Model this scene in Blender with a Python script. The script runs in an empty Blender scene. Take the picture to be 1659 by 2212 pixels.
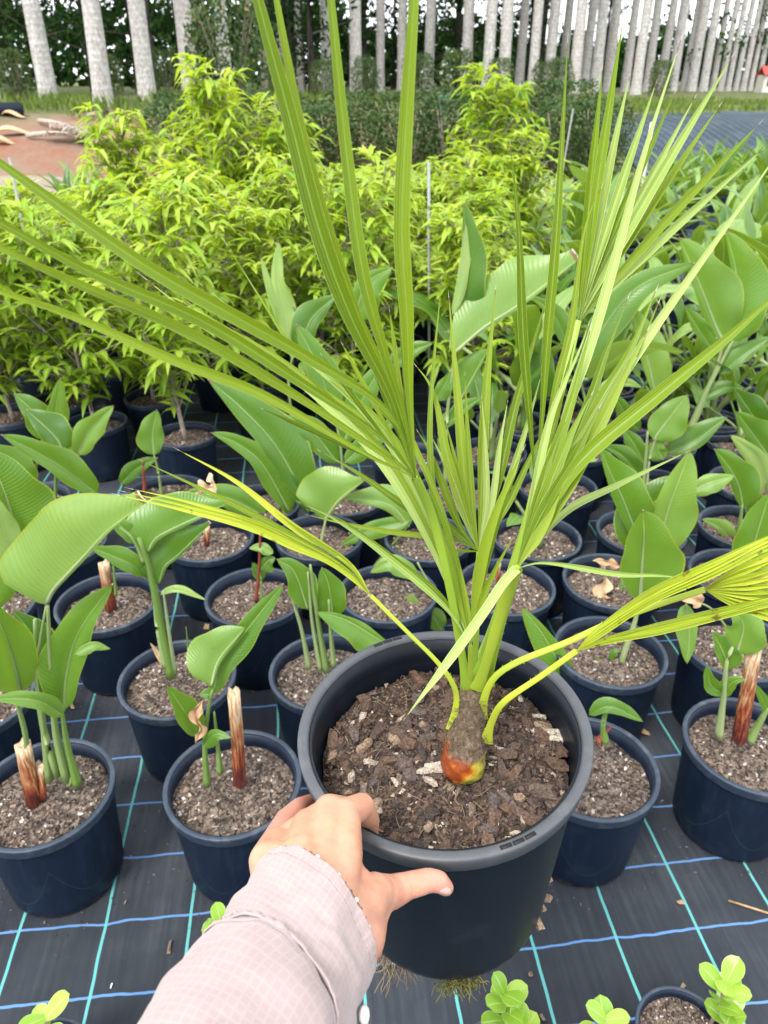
import bpy, math, random
from mathutils import Vector as V, Matrix, noise
R = math.radians
rnd = random.Random(7)
sc = bpy.context.scene
# ---------------------------------------------------------------- camera
W, H = 1659.0, 2212.0            # pixel frame in which the photograph was measured
F = H * 26 / 36
TH = R(29.9)
CAM = V((0, 0, 1.5))
RIGHT, UP, FWD = V((1, 0, 0)), V((0, math.sin(TH), math.cos(TH))), V((0, math.cos(TH), -math.sin(TH)))
cd = bpy.data.cameras.new('camera'); cam = bpy.data.objects.new('camera', cd)
sc.collection.objects.link(cam); sc.camera = cam
cd.sensor_fit = 'VERTICAL'; cd.sensor_height = 36; cd.lens = 26
cd.clip_start = 0.02; cd.clip_end = 500
cam.location = CAM; cam.rotation_euler = (math.pi / 2 - TH, 0, 0)
cd.dof.use_dof = True; cd.dof.focus_distance = 0.72; cd.dof.aperture_fstop = 11
# ---------------------------------------------------------------- sky, sun, exposure
SUN_EL, SUN_AZ = R(58), R(215)    # sun high, behind the photographer's left shoulder
w = bpy.data.worlds.new('World'); sc.world = w; w.use_nodes = True
nt = w.node_tree; nt.nodes.clear()
def wn(t, **k):
    n = nt.nodes.new(t)
    for a, b in k.items(): setattr(n, a, b)
    return n
wo = wn('ShaderNodeOutputWorld'); bg = wn('ShaderNodeBackground')
sky = wn('ShaderNodeTexSky', sky_type='NISHITA', sun_disc=False, sun_elevation=SUN_EL, sun_rotation=SUN_AZ)
sky.air_density = 1.0; sky.dust_density = 2.0
tc = wn('ShaderNodeTexCoord'); mp = wn('ShaderNodeMapping'); mp.inputs['Scale'].default_value = (1, 1, 2.2)
nz = wn('ShaderNodeTexNoise'); nz.inputs['Scale'].default_value = 3.2; nz.inputs['Detail'].default_value = 6
rp = wn('ShaderNodeValToRGB'); rp.color_ramp.elements[0].position = 0.30; rp.color_ramp.elements[1].position = 0.58
rp.color_ramp.elements[0].color = (0.55, 0.55, 0.55, 1); rp.color_ramp.elements[1].color = (1, 1, 1, 1)
cl = wn('ShaderNodeRGB'); cl.outputs[0].default_value = (9.0, 9.3, 9.8, 1)      # lit cloud, in the units of the sky texture
mx = wn('ShaderNodeMix', data_type='RGBA')
L = nt.links.new
L(tc.outputs['Generated'], mp.inputs[0]); L(mp.outputs[0], nz.inputs['Vector']); L(nz.outputs['Fac'], rp.inputs[0])
L(rp.outputs[0], mx.inputs[0]); L(sky.outputs[0], mx.inputs[6]); L(cl.outputs[0], mx.inputs[7])
L(mx.outputs[2], bg.inputs[0]); L(bg.outputs[0], wo.inputs[0])
bg.inputs[1].default_value = 0.112
sd = bpy.data.lights.new('sun', 'SUN'); sun = bpy.data.objects.new('sun', sd); sc.collection.objects.link(sun)
sd.energy = 1.5; sd.angle = R(14); sd.color = (1, 0.96, 0.9)
sdir = V((math.sin(SUN_AZ) * math.cos(SUN_EL), math.cos(SUN_AZ) * math.cos(SUN_EL), math.sin(SUN_EL)))
sun.rotation_euler = (-sdir).to_track_quat('-Z', 'Y').to_euler()
sun.location = (0, 0, 30)
sc.view_settings.view_transform = 'Standard'; sc.view_settings.look = 'None'
sc.view_settings.exposure = 1.45; sc.view_settings.gamma = 1
sc.render.engine = 'CYCLES'
cy = sc.cycles
cy.use_denoising = True
cy.max_bounces = 6; cy.diffuse_bounces = 3; cy.glossy_bounces = 2; cy.transmission_bounces = 4; cy.transparent_max_bounces = 4
cy.caustics_reflective = cy.caustics_refractive = False
# ---------------------------------------------------------------- helpers
def ray(px, py): return RIGHT * ((px - W / 2) / F) + UP * ((H / 2 - py) / F) + FWD
def P(px, py, d): return CAM + ray(px, py) * d
def on_z(px, py, z):
    r = ray(px, py); return CAM + r * ((z - CAM.z) / r.z)
def on_y(px, py, y):
    r = ray(px, py); return CAM + r * ((y - CAM.y) / r.y)
def depth_of(p): return (p - CAM).dot(FWD)
# zoomed-crop pixel -> photograph pixel
def crop(x0, y0, s): return lambda x, y: (x0 + s * x, y0 + s * y)
c1 = crop(497.7, 1659, 1 / 3); c2 = crop(608.3, 1327.2, .43333); c3 = crop(663.6, 884.8, .36667)
c4 = crop(940.1, 497.7, .36667); c5 = crop(165.9, 497.7, .46667); c6 = crop(1106, 1050.7, 1 / 3)
c7 = crop(995.4, 0, .4); q5 = crop(0, 995.4, .5); q6 = crop(829.5, 995.4, .5); q7 = crop(0, 1548.4, .5)
cA = crop(1050.7, 497.7, .36667); cB = crop(0, 884.8, .3); cC = crop(1271.9, 829.5, .23333)
FULL = crop(0, 0, 1)

COL = sc.collection
def tag(o, label=None, cat=None, group=None, kind=None):
    if label: o['label'] = label
    if cat: o['category'] = cat
    if group: o['group'] = group
    if kind: o['kind'] = kind
    return o
def empty(name, loc, rz=0):
    o = bpy.data.objects.new(name, None); COL.objects.link(o)
    o.location = loc; o.rotation_euler = (0, 0, rz); o.empty_display_size = .05
    return o
def dup(o, parent=None):
    c = o.copy(); COL.objects.link(c); c.parent = parent
    for ch in o.children: dup(ch, c)
    return c

class MB:
    """collects faces with uv and a per-vertex tone, links them as one mesh object"""
    def __init__(s): s.v = []; s.f = []; s.uv = []; s.t = []
    def vert(s, p, uv=(0, 0), t=.5):
        s.v.append((p[0], p[1], p[2])); s.uv.append(uv); s.t.append(t); return len(s.v) - 1
    def grid(s, rows, uvs=None, t=.5, closed=False, flip=False):
        n = len(rows[0]); b = len(s.v); m = len(rows)
        for i, r in enumerate(rows):
            for j, p in enumerate(r):
                s.vert(p, uvs[i][j] if uvs else (j / (n if closed else n - 1), i / max(1, m - 1)), t)
        for i in range(m - 1):
            for j in range(n if closed else n - 1):
                k = (j + 1) % n
                q = (b + i * n + j, b + i * n + k, b + (i + 1) * n + k, b + (i + 1) * n + j)
                s.f.append(q[::-1] if flip else q)
        return b
    def tube(s, pts, rad, n=8, t=.5, cap=True, flat=1.0, up=V((0, 0, 1)), vlen=None):
        pts = [V(p) for p in pts]; m = len(pts); rows = []
        if not hasattr(rad, '__len__'): rad = [rad] * m
        for i, p in enumerate(pts):
            tg = (pts[min(i + 1, m - 1)] - pts[max(i - 1, 0)]).normalized()
            a = up - tg * up.dot(tg)
            if a.length < 1e-3: a = tg.orthogonal()
            a.normalize(); bb = tg.cross(a)
            rows.append([p + (a * math.cos(2 * math.pi * j / n) * flat + bb * math.sin(2 * math.pi * j / n)) * rad[i] for j in range(n)])
        b = s.grid(rows, t=t, closed=True)
        if cap:
            s.f.append(tuple(range(b + n - 1, b - 1, -1)))
            s.f.append(tuple(range(b + (m - 1) * n, b + m * n)))
    def ball(s, c, r, n=8, m=6, t=.5, sc3=(1, 1, 1)):
        c = V(c); rows = []
        for i in range(m + 1):
            a = math.pi * i / m
            rows.append([c + V((math.sin(a) * math.cos(2 * math.pi * j / n) * r * sc3[0], math.sin(a) * math.sin(2 * math.pi * j / n) * r * sc3[1], -math.cos(a) * r * sc3[2])) for j in range(n)])
        s.grid(rows, t=t, closed=True)
    def lathe(s, prof, n=48, c=(0, 0, 0), t=.5, jit=None, flip=False):
        rows = []
        for r, z in prof:
            rows.append([(c[0] + r * math.cos(2 * math.pi * j / n), c[1] + r * math.sin(2 * math.pi * j / n), c[2] + z) for j in range(n)])
        return s.grid(rows, t=t, closed=True, flip=flip)
    def box(s, c, ax, ay, az, t=.5):
        c = V(c); b = len(s.v)
        for x in (-1, 1):
            for y in (-1, 1):
                for z in (-1, 1): s.vert(c + V(ax) * x + V(ay) * y + V(az) * z, ((x + 1) / 2, (y + 1) / 2), t)
        for q in ((0, 1, 3, 2), (4, 6, 7, 5), (0, 4, 5, 1), (2, 3, 7, 6), (0, 2, 6, 4), (1, 5, 7, 3)): s.f.append(tuple(b + i for i in q))
    def mesh(s, name, smooth=True):
        me = bpy.data.meshes.new(name); me.from_pydata(s.v, [], s.f)
        uvl = me.uv_layers.new(name='UVMap')
        idx = [0] * len(me.loops); me.loops.foreach_get('vertex_index', idx)
        uvl.data.foreach_set('uv', [c for i in idx for c in s.uv[i]])
        at = me.attributes.new('tone', 'FLOAT', 'POINT'); at.data.foreach_set('value', s.t)
        if smooth: me.polygons.foreach_set('use_smooth', [True] * len(me.polygons))
        me.update(); return me
    def build(s, name, m, parent=None, smooth=True):
        me = s.mesh(name, smooth); me.materials.append(m)
        o = bpy.data.objects.new(name, me); COL.objects.link(o); o.parent = parent
        return o
def linked(name, me, parent=None):
    o = bpy.data.objects.new(name, me); COL.objects.link(o); o.parent = parent; return o

def spline(pts, n):
    """Catmull-Rom through pts, n+1 samples spread by length"""
    pts = [V(p) for p in pts]
    if len(pts) == 2: return [pts[0].lerp(pts[1], i / n) for i in range(n + 1)]
    ext = [pts[0] * 2 - pts[1]] + pts + [pts[-1] * 2 - pts[-2]]
    dense = []
    for k in range(1, len(ext) - 2):
        a, b, c, d = ext[k - 1:k + 3]
        for j in range(12):
            t = j / 12
            dense.append(.5 * ((2 * b) + (c - a) * t + (2 * a - 5 * b + 4 * c - d) * t * t + (3 * b - a - 3 * c + d) * t ** 3))
    dense.append(pts[-1])
    ls = [0]
    for a, b in zip(dense, dense[1:]): ls.append(ls[-1] + (b - a).length)
    out = []; k = 0
    for i in range(n + 1):
        g = ls[-1] * i / n
        while k < len(ls) - 2 and ls[k + 1] < g: k += 1
        s_ = (g - ls[k]) / max(1e-9, ls[k + 1] - ls[k])
        out.append(dense[k].lerp(dense[k + 1], min(1, s_)))
    return out
def lerp(a, b, t): return a + (b - a) * t
def sstep(a, b, x):
    t = min(1, max(0, (x - a) / (b - a))); return t * t * (3 - 2 * t)

def blade(mb, sp, wl, wr, nrm, prof, fold=.35, wave=0., twist=0., t=.5, cols=2, seed=0, curl=0., bow=0.):
    """leaf blade along sampled spine sp; wl / wr half widths (m) left and right of the midrib; nrm guide normal"""
    m = len(sp) - 1; rows = []; uvs = []
    for i, p in enumerate(sp):
        tg = (sp[min(i + 1, m)] - sp[max(i - 1, 0)]).normalized()
        g = nrm(p) if callable(nrm) else nrm
        nn = (g - tg * g.dot(tg))
        if nn.length < 1e-4: nn = tg.orthogonal()
        nn.normalize()
        if twist: nn = Matrix.Rotation(twist * i / m, 3, tg) @ nn
        side = nn.cross(tg)            # to the left of the direction of growth seen against the normal
        u = i / m; pf = prof(u); row = []; uv = []
        for j in range(-cols, cols + 1):
            q = abs(j) / cols; wd = (wl if j < 0 else wr) * pf * q
            ph = seed * 1.7 + u * 13 + (2 if j < 0 else 0)
            ang = fold + wave * math.sin(ph) * q - curl * q * u
            s_ = -1 if j < 0 else 1
            row.append(p + side * (-s_) * wd * math.cos(ang) + nn * (wd * math.sin(ang) - bow * wd * q))
            uv.append((.5 + .5 * s_ * q, u))
        rows.append(row); uvs.append(uv)
    mb.grid(rows, uvs, t)
def to_cam(p): return (CAM - p).normalized()
ORD = ['first', 'second', 'third', 'fourth', 'fifth', 'sixth', 'seventh', 'eighth', 'ninth', 'tenth', 'eleventh', 'twelfth', 'thirteenth', 'fourteenth', 'fifteenth', 'sixteenth', 'seventeenth', 'eighteenth', 'nineteenth']
TENS = {2: 'twent', 3: 'thirt', 4: 'fort', 5: 'fift', 6: 'sixt', 7: 'sevent'}
def ordinal(i):                   # 0-based
    n = i + 1
    if n < 20: return ORD[i]
    a, b = divmod(n, 10)
    return TENS[a] + 'ieth' if b == 0 else TENS[a] + 'y-' + ORD[b - 1]
# ---------------------------------------------------------------- materials
class NT:
    def __init__(s, name):
        s.m = bpy.data.materials.new(name); s.m.use_nodes = True; s.t = s.m.node_tree; s.t.nodes.clear()
        s.out = s.n('ShaderNodeOutputMaterial')
    def n(s, ty, ins=None, **k):
        x = s.t.nodes.new(ty)
        for a, b in k.items(): setattr(x, a, b)
        for a, b in (ins or {}).items():
            if hasattr(b, 'is_output'): s.t.links.new(b, x.inputs[a])
            else: x.inputs[a].default_value = b
        return x
    def l(s, a, b): s.t.links.new(a, b)
    def math(s, op, a, b=0., c=0.): return s.n('ShaderNodeMath', {0: a, 1: b, 2: c}, operation=op).outputs[0]
    def mix(s, f, a, b, mode='MIX'):
        x = s.n('ShaderNodeMix', {0: f, 6: a, 7: b}, data_type='RGBA', blend_type=mode); return x.outputs[2]
    def ramp(s, f, *st):
        x = s.n('ShaderNodeValToRGB', {0: f}); e = x.color_ramp.elements
        while len(e) < len(st): e.new(.5)
        for q, (p, c) in zip(e, st): q.position = p; q.color = c if len(c) == 4 else (*c, 1)
        return x.outputs[0]
    def noise(s, scale, detail=4, vec=None, rough=.55, dist=0.):
        i = {'Scale': scale, 'Detail': detail, 'Roughness': rough, 'Distortion': dist}
        if vec is not None: i['Vector'] = vec
        return s.n('ShaderNodeTexNoise', i).outputs['Fac']
    def obj(s): return s.n('ShaderNodeTexCoord').outputs['Object']
    def gen(s): return s.n('ShaderNodeTexCoord').outputs['Generated']
    def uv(s): return s.n('ShaderNodeTexCoord').outputs['UV']
    def tone(s): return s.n('ShaderNodeAttribute', attribute_name='tone').outputs['Fac']
    def objrnd(s): return s.n('ShaderNodeObjectInfo').outputs['Random']
    def world(s): return s.n('ShaderNodeNewGeometry').outputs['Position']
    def sep(s, v): return s.n('ShaderNodeSeparateXYZ', {0: v}).outputs
    def bump(s, h, st=.3, d=.01): return s.n('ShaderNodeBump', {'Height': h, 'Strength': st, 'Distance': d}).outputs[0]
    def pbr(s, col, rough=.5, spec=.5, normal=None, **k):
        i = {'Base Color': col, 'Roughness': rough, 'Specular IOR Level': spec}
        if normal is not None: i['Normal'] = normal
        i.update(k); return s.n('ShaderNodeBsdfPrincipled', i).outputs[0]
    def done(s, sh): s.l(sh, s.out.inputs[0]); return s.m
def C(*c): return (*c, 1)

def leaf_mat(name, lo, mid, hi, trans=.3, rough=.42, spec=.4, tcol=None, vein=None, tip=None, edge=None, rib=None, blotch=0., pleat=0., wear=False):
    n = NT(name); t = n.tone(); u = n.sep(n.uv())
    j = n.math('ADD', t, n.math('MULTIPLY', n.math('SUBTRACT', n.objrnd(), .5), .25))
    col = n.ramp(j, (0., lo), (.5, mid), (1., hi))
    fine = n.noise(35, 3, n.obj())
    col = n.mix(n.math('MULTIPLY', fine, .35), col, n.mix(1., col, C(.62, .7, .5), 'MULTIPLY'))
    bmp = None
    d = n.math('ABSOLUTE', n.math('SUBTRACT', u[0], .5))
    if vein:     # parallel side veins running out from the midrib
        wv = n.math('SINE', n.math('MULTIPLY', n.math('SUBTRACT', u[1], n.math('MULTIPLY', d, .22)), vein))
        col = n.mix(n.math('MULTIPLY', n.math('ADD', wv, 1.), .05), col, n.mix(1., col, C(.55, .65, .4), 'MULTIPLY'))
        bmp = n.bump(wv, .2, .001)
    if pleat:    # fine lengthwise ribs
        wv = n.math('SINE', n.math('MULTIPLY', u[0], pleat))
        col = n.mix(n.math('MULTIPLY', n.math('ADD', wv, 1.), .10), col, n.mix(1., col, C(.6, .7, .5), 'MULTIPLY'))
        bmp = n.bump(wv, .25, .001)
    if rib: col = n.mix(n.math('LESS_THAN', d, rib[0]), col, C(*rib[1]))
    if edge: col = n.mix(n.math('GREATER_THAN', n.math('ADD', d, n.math('MULTIPLY', n.noise(900, 2, n.obj()), .05)), .5), col, C(*edge))
    if wear:     # dry brown margins, specks and uneven colour
        w_ = n.math('ADD', d, n.math('MULTIPLY', n.noise(22, 4, n.obj()), .12))
        col = n.mix(n.math('GREATER_THAN', w_, .572), col, C(.22, .13, .04))
        col = n.mix(n.ramp(n.noise(7, 4, n.obj(), .6), (.42, C(0, 0, 0)), (.70, C(.55, .55, .55))), col, n.mix(1., col, C(1.3, 1.12, 1.0), 'MULTIPLY'))
        col = n.mix(n.math('GREATER_THAN', n.noise(130, 2, n.obj()), .74), col, C(.16, .11, .03))
        rough = n.math('ADD', rough - .12, n.math('MULTIPLY', n.noise(18, 4, n.obj(), .7), .30))
    if blotch:
        b = n.math('GREATER_THAN', n.noise(95, 3, n.obj()), .66)
        col = n.mix(n.math('MULTIPLY', b, blotch), col, C(.10, .05, .015))
    if tip:
        a = n.math('ADD', u[1], n.math('MULTIPLY', n.noise(60, 2, n.obj()), .03))
        col = n.mix(n.math('GREATER_THAN', a, tip), col, C(.16, .08, .04))
        col = n.mix(n.math('GREATER_THAN', a, tip + .022), col, C(.62, .55, .48))
    sh = n.pbr(col, rough, spec, bmp)
    tr = n.n('ShaderNodeBsdfTranslucent', {'Color': n.mix(.5, col, C(*tcol)) if tcol else col}).outputs[0]
    return n.done(n.n('ShaderNodeMixShader', {0: trans, 1: sh, 2: tr}).outputs[0])
def simple(name, a, b, scale=20, rough=.6, spec=.4, bump=.2, bd=.003, det=5, **k):
    n = NT(name); f = n.noise(scale, det, n.obj())
    f2 = n.math('ADD', n.math('MULTIPLY', f, .8), n.math('MULTIPLY', n.objrnd(), .2))
    return n.done(n.pbr(n.ramp(f2, (.3, a), (.7, b)), rough, spec, n.bump(f, bump, bd) if bump else None, **k))
M = {}
M['palm'] = leaf_mat('palm leaf', (.095, .17, .006), (.19, .285, .014), (.34, .42, .045), .36, .42, .4, (.45, .55, .01), tip=.962, edge=(.30, .40, .12), rib=(.035, (.22, .34, .03)), pleat=38)
M['palm_yellow'] = leaf_mat('palm leaf yellowing', (.26, .36, .015), (.40, .48, .025), (.56, .58, .06), .25, .45, .35, (.6, .6, .02), tip=.955, edge=(.5, .55, .16), rib=(.05, (.55, .58, .08)), blotch=.75, pleat=44)
M['palm_pale'] = leaf_mat('palm leaf pale side', (.20, .29, .05), (.28, .38, .08), (.40, .48, .15), .22, .48, .4, (.4, .55, .05), tip=.965, edge=(.50, .56, .30), rib=(.05, (.34, .46, .12)), pleat=30)
M['petiole'] = leaf_mat('palm leaf stalk', (.17, .30, .03), (.28, .41, .04), (.44, .48, .04), .10, .4, .4, None)
M['bird'] = leaf_mat('banana-like leaf', (.022, .095, .008), (.100, .225, .020), (.29, .42, .12), .30, .34, .55, (.42, .58, .03), vein=210, rib=(.013, (.34, .46, .14)), edge=(.20, .28, .03), tip=.985, wear=True)
M['bird_stalk'] = leaf_mat('banana-like leaf stalk', (.08, .17, .025), (.15, .25, .055), (.33, .39, .20), .10, .45, .4, None, pleat=40, wear=True)
M['shrub'] = leaf_mat('lime shrub leaf', (.10, .24, .018), (.27, .44, .035), (.52, .63, .09), .45, .42, .35, (.65, .7, .02), rib=(.04, (.5, .6, .08)))
M['hedge'] = leaf_mat('hedge leaf', (.024, .058, .013), (.07, .13, .028), (.22, .18, .07), .2, .5, .3, None)
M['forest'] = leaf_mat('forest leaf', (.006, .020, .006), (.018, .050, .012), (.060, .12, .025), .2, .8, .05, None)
M['round'] = leaf_mat('round succulent leaf', (.14, .30, .03), (.24, .42, .04), (.38, .52, .08), .3, .3, .5, (.4, .6, .05), edge=(.45, .58, .15), rib=(.03, (.4, .5, .15)))
M['cream'] = leaf_mat('variegated leaf', (.45, .5, .25), (.6, .6, .35), (.75, .72, .5), .25, .45, .4, None, rib=(.18, (.2, .34, .06)))
M['grass'] = leaf_mat('grass blade', (.05, .10, .015), (.11, .18, .025), (.22, .26, .06), .25, .6, .2, None)
M['dry_leaf'] = simple('dry leaf', (.30, .16, .07), (.62, .44, .27), 40, .7, .2, .5)
M['straw'] = simple('dead palm frond', (.22, .17, .13), (.52, .45, .38), 12, .8, .2, .4)
M['bark_twig'] = simple('shrub bark', (.16, .12, .09), (.36, .31, .25), 60, .85, .2, .5)
M['dark_trunk'] = simple('dark tree bark', (.05, .04, .035), (.17, .14, .125), 8, .9, .2, .5, .02)
M['stump'] = None
def _pots():
    for name, base, rg in (('pot', (.0035, .0090, .022), .42), ('held', (.0030, .0055, .010), .34)):
        n = NT('pot plastic ' + name); o = n.obj()
        st = n.n('ShaderNodeMapping', {0: o, 'Scale': (9, 9, 1.2)}).outputs[0]
        f = n.noise(6, 5, st); g = n.noise(160, 3, o)
        col = n.mix(n.ramp(f, (.5, C(0, 0, 0)), (.8, C(.8, .8, .8))), C(*base), C(base[0] * 2.2, base[1] * 2.1, base[2] * 1.8))
        dust = n.ramp(n.noise(14, 6, o, .7), (.56, C(0, 0, 0)), (.82, C(.14, .14, .14)))
        col = n.mix(dust, col, C(.09, .09, .09))
        s3 = n.sep(o)
        mud = n.math('ADD', n.math('MULTIPLY', s3[2], -28.), n.math('MULTIPLY', n.noise(42, 5, o, .7), 1.5))
        col = n.mix(n.ramp(mud, (.36, C(0, 0, 0)), (.62, C(.85, .85, .85))), col, C(.085, .062, .045))
        if name == 'pot':        # faint moulded arcs round the wall, splash marks
            th = n.math('ADD', n.math('ARCTAN2', s3[1], s3[0]), 3.1416)
            tt = n.math('PINGPONG', n.math('MULTIPLY', th, 5 / 3.1416), 1.)
            zc = n.math('ADD', .055, n.math('MULTIPLY', n.math('MULTIPLY', tt, tt), .11))
            arc = n.math('LESS_THAN', n.math('ABSOLUTE', n.math('SUBTRACT', s3[2], zc)), .0009)
            col = n.mix(n.math('MULTIPLY', arc, .5), col, C(.03, .07, .10))
        scr = n.noise(9, 4, n.n('ShaderNodeMapping', {0: o, 'Rotation': (.3, .5, .2), 'Scale': (60, 60, 4)}).outputs[0], .6)
        col = n.mix(n.ramp(scr, (.70, C(0, 0, 0)), (.76, C(.35, .35, .35))), col, C(.10, .11, .12))
        M[name] = n.done(n.pbr(col, n.math('ADD', rg, n.math('MULTIPLY', f, .18)), .3, n.bump(g, .08, .001)))
    for name, base in (('rim', (.018, .030, .050)), ('held_rim', (.058, .062, .068))):
        n = NT('pot rim plastic ' + name); o = n.obj()
        f = n.noise(30, 6, o, .7)
        col = n.mix(n.ramp(f, (.5, C(0, 0, 0)), (.75, C(.5, .5, .5))), C(*base), C(.13, .135, .14))
        M[name] = n.done(n.pbr(col, .48, .5, n.bump(n.noise(220, 3, o), .15, .001)))
_pots()
def _mat_weed():
    n = NT('woven weed mat'); p = n.world(); a = -R(6.34)
    q = n.n('ShaderNodeMapping', {0: p, 'Rotation': (0, 0, a)}).outputs[0]     # x: across the rows, y: along them
    wob = n.noise(7, 2, q); s = n.sep(q)
    x = n.math('ADD', s[0], n.math('MULTIPLY', n.math('SUBTRACT', wob, .5), .008))
    y = n.math('ADD', s[1], n.math('MULTIPLY', n.math('SUBTRACT', n.noise(9, 3, q), .5), .017))
    def line(v, off, per, wd):
        k = n.math('PINGPONG', n.math('SUBTRACT', v, off), per / 2)
        return n.math('LESS_THAN', k, wd / 2)
    lt = line(x, .047, .173, .0058); lb = line(y, .961 % .147, .147, .0050)
    tw = n.math('SINE', n.math('MULTIPLY', n.math('ADD', s[1], n.math('MULTIPLY', s[0], 1.2)), 1500))
    tw2 = n.math('SINE', n.math('MULTIPLY', n.math('ADD', s[0], n.math('MULTIPLY', s[1], 1.2)), 1500))
    wx = n.math('SINE', n.math('MULTIPLY', s[0], 2600)); wy = n.math('SINE', n.math('MULTIPLY', s[1], 2600))
    weave = n.math('MULTIPLY', wx, wy)
    st = n.n('ShaderNodeMapping', {0: q, 'Scale': (60, 2.5, 1)}).outputs[0]
    streak = n.noise(1.5, 5, st); big = n.noise(2.3, 5, p, .6)
    col = n.ramp(n.math('ADD', n.math('MULTIPLY', streak, .26), n.math('MULTIPLY', big, .74)), (.36, (.013, .016, .021)), (.52, (.026, .031, .039)), (.68, (.058, .065, .075)))
    dust = n.ramp(n.noise(38, 6, p, .75), (.60, C(0, 0, 0)), (.80, C(.5, .5, .5)))
    col = n.mix(n.math('MULTIPLY', dust, .35), col, C(.12, .11, .10))
    blue = n.mix(n.math('MULTIPLY', n.math('ADD', tw2, 1.), .3), C(.07, .17, .38), C(.15, .29, .50))
    teal = n.mix(n.math('MULTIPLY', n.math('ADD', tw, 1.), .3), C(.05, .29, .29), C(.20, .48, .46))
    col = n.mix(lb, col, blue); col = n.mix(lt, col, teal)
    hgt = n.math('ADD', n.math('MULTIPLY', weave, .25), n.math('MULTIPLY', n.math('MAXIMUM', lt, lb), 1.))
    M['mat'] = n.done(n.pbr(col, .75, .25, n.bump(hgt, .35, .002)))
    n = NT('ground earth'); p = n.world(); s = n.sep(p)
    red = n.noise(.55, 5, p, .65); fine = n.noise(9, 6, p, .7)
    earth = n.ramp(n.math('ADD', n.math('MULTIPLY', red, .7), n.math('MULTIPLY', fine, .3)), (.36, (.22, .155, .11)), (.50, (.20, .125, .085)), (.60, (.21, .085, .05)), (.72, (.15, .065, .04)))
    grassy = n.ramp(n.noise(3, 5, p), (.3, (.05, .075, .025)), (.7, (.15, .155, .06)))
    far = n.math('ADD', s[1], n.math('MULTIPLY', n.noise(.8, 4, p), 3.))
    col = n.mix(n.ramp(n.math('MULTIPLY', far, .02), (.375, C(0, 0, 0)), (.41, C(1, 1, 1))), earth, grassy)
    rightside = n.ramp(n.math('ADD', n.math('MULTIPLY', s[0], .1), .5), (.62, C(0, 0, 0)), (.68, C(1, 1, 1)))
    col = n.mix(rightside, col, grassy)
    M['ground'] = n.done(n.pbr(col, .9, .2, n.bump(fine, .6, .03)))
    n = NT('gravel path'); p = n.world(); f = n.noise(16, 6, p, .7)
    M['path'] = n.done(n.pbr(n.ramp(f, (.3, (.19, .15, .115)), (.7, (.30, .25, .20))), .9, .2, n.bump(f, .5, .02)))
    n = NT('mulch base'); o = n.obj(); f = n.noise(90, 6, o, .7); v = n.n('ShaderNodeTexVoronoi', {'Vector': o, 'Scale': 150.}).outputs['Color']
    vv = n.sep(v)[0]
    col = n.ramp(n.math('ADD', n.math('MULTIPLY', vv, .6), n.math('MULTIPLY', f, .4)), (.2, (.03, .022, .018)), (.5, (.105, .078, .06)), (.8, (.24, .19, .155)))
    M['mulch'] = n.done(n.pbr(col, .9, .2, n.bump(n.math('ADD', vv, f), .8, .008)))
    n = NT('potting mix'); o = n.obj(); f = n.noise(110, 6, o, .75)
    M['soil'] = n.done(n.pbr(n.ramp(f, (.3, (.022, .014, .010)), (.6, (.075, .050, .034)), (.8, (.15, .105, .07))), .9, .2, n.bump(f, .9, .006)))
    n = NT('bark chip'); t = n.tone(); o = n.world(); f = n.noise(420, 5, o, .7)
    col = n.ramp(t, (0., (.035, .028, .026)), (.3, (.095, .066, .052)), (.55, (.17, .105, .07)), (.75, (.12, .10, .095)), (.88, (.34, .24, .16)), (1., (.62, .55, .45)))
    col = n.mix(n.ramp(f, (.35, C(1, 1, 1)), (.62, C(0, 0, 0))), col, n.mix(1., col, C(.30, .26, .24), 'MULTIPLY'))
    M['chip'] = n.done(n.pbr(col, .75, .3, n.bump(f, .6, .003)))
    n = NT('pale mulch chip'); t = n.tone(); o = n.obj(); f = n.noise(120, 4, o, .7)
    col = n.ramp(t, (0., (.035, .027, .024)), (.35, (.115, .086, .070)), (.7, (.21, .155, .12)), (.9, (.30, .22, .165)), (1., (.55, .51, .46)))
    col = n.mix(n.math('MULTIPLY', f, .4), col, n.mix(1., col, C(.5, .45, .4), 'MULTIPLY'))
    M['mchip'] = n.done(n.pbr(col, .8, .25))
    n = NT('palm trunk bark'); o = n.obj(); s = n.sep(o)
    ring = n.math('SINE', n.math('MULTIPLY', n.math('ADD', s[2], n.math('MULTIPLY', n.noise(1.5, 2, o), .12)), 42))
    li = n.noise(5.5, 6, o, .72); pat = n.ramp(n.noise(11, 4, o, .6), (.50, C(0, 0, 0)), (.60, C(1, 1, 1)))
    col = n.ramp(li, (.32, (.27, .25, .23)), (.5, (.42, .40, .37)), (.68, (.60, .59, .56)))
    col = n.mix(n.math('MULTIPLY', pat, .55), col, C(.66, .67, .63))
    col = n.mix(n.ramp(n.noise(3.2, 5, o, .7), (.58, C(0, 0, 0)), (.72, C(.7, .7, .7))), col, C(.22, .24, .15))
    col = n.mix(n.math('MULTIPLY', n.math('GREATER_THAN', ring, .93), .35), col, C(.2, .18, .16))
    col = n.mix(n.math('MULTIPLY', n.objrnd(), .30), col, C(.36, .29, .27))
    M['royal'] = n.done(n.pbr(col, .9, .2, n.bump(n.math('ADD', li, n.math('MULTIPLY', ring, .15)), .5, .03)))
    n = NT('skin'); o = n.obj(); f = n.noise(28, 4, o); g = n.noise(420, 4, o, .6)
    cr = n.n('ShaderNodeTexVoronoi', {'Vector': o, 'Scale': 520.}, feature='DISTANCE_TO_EDGE').outputs['Distance']
    t = n.tone()
    f2 = n.noise(75, 4, o, .65)
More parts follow.
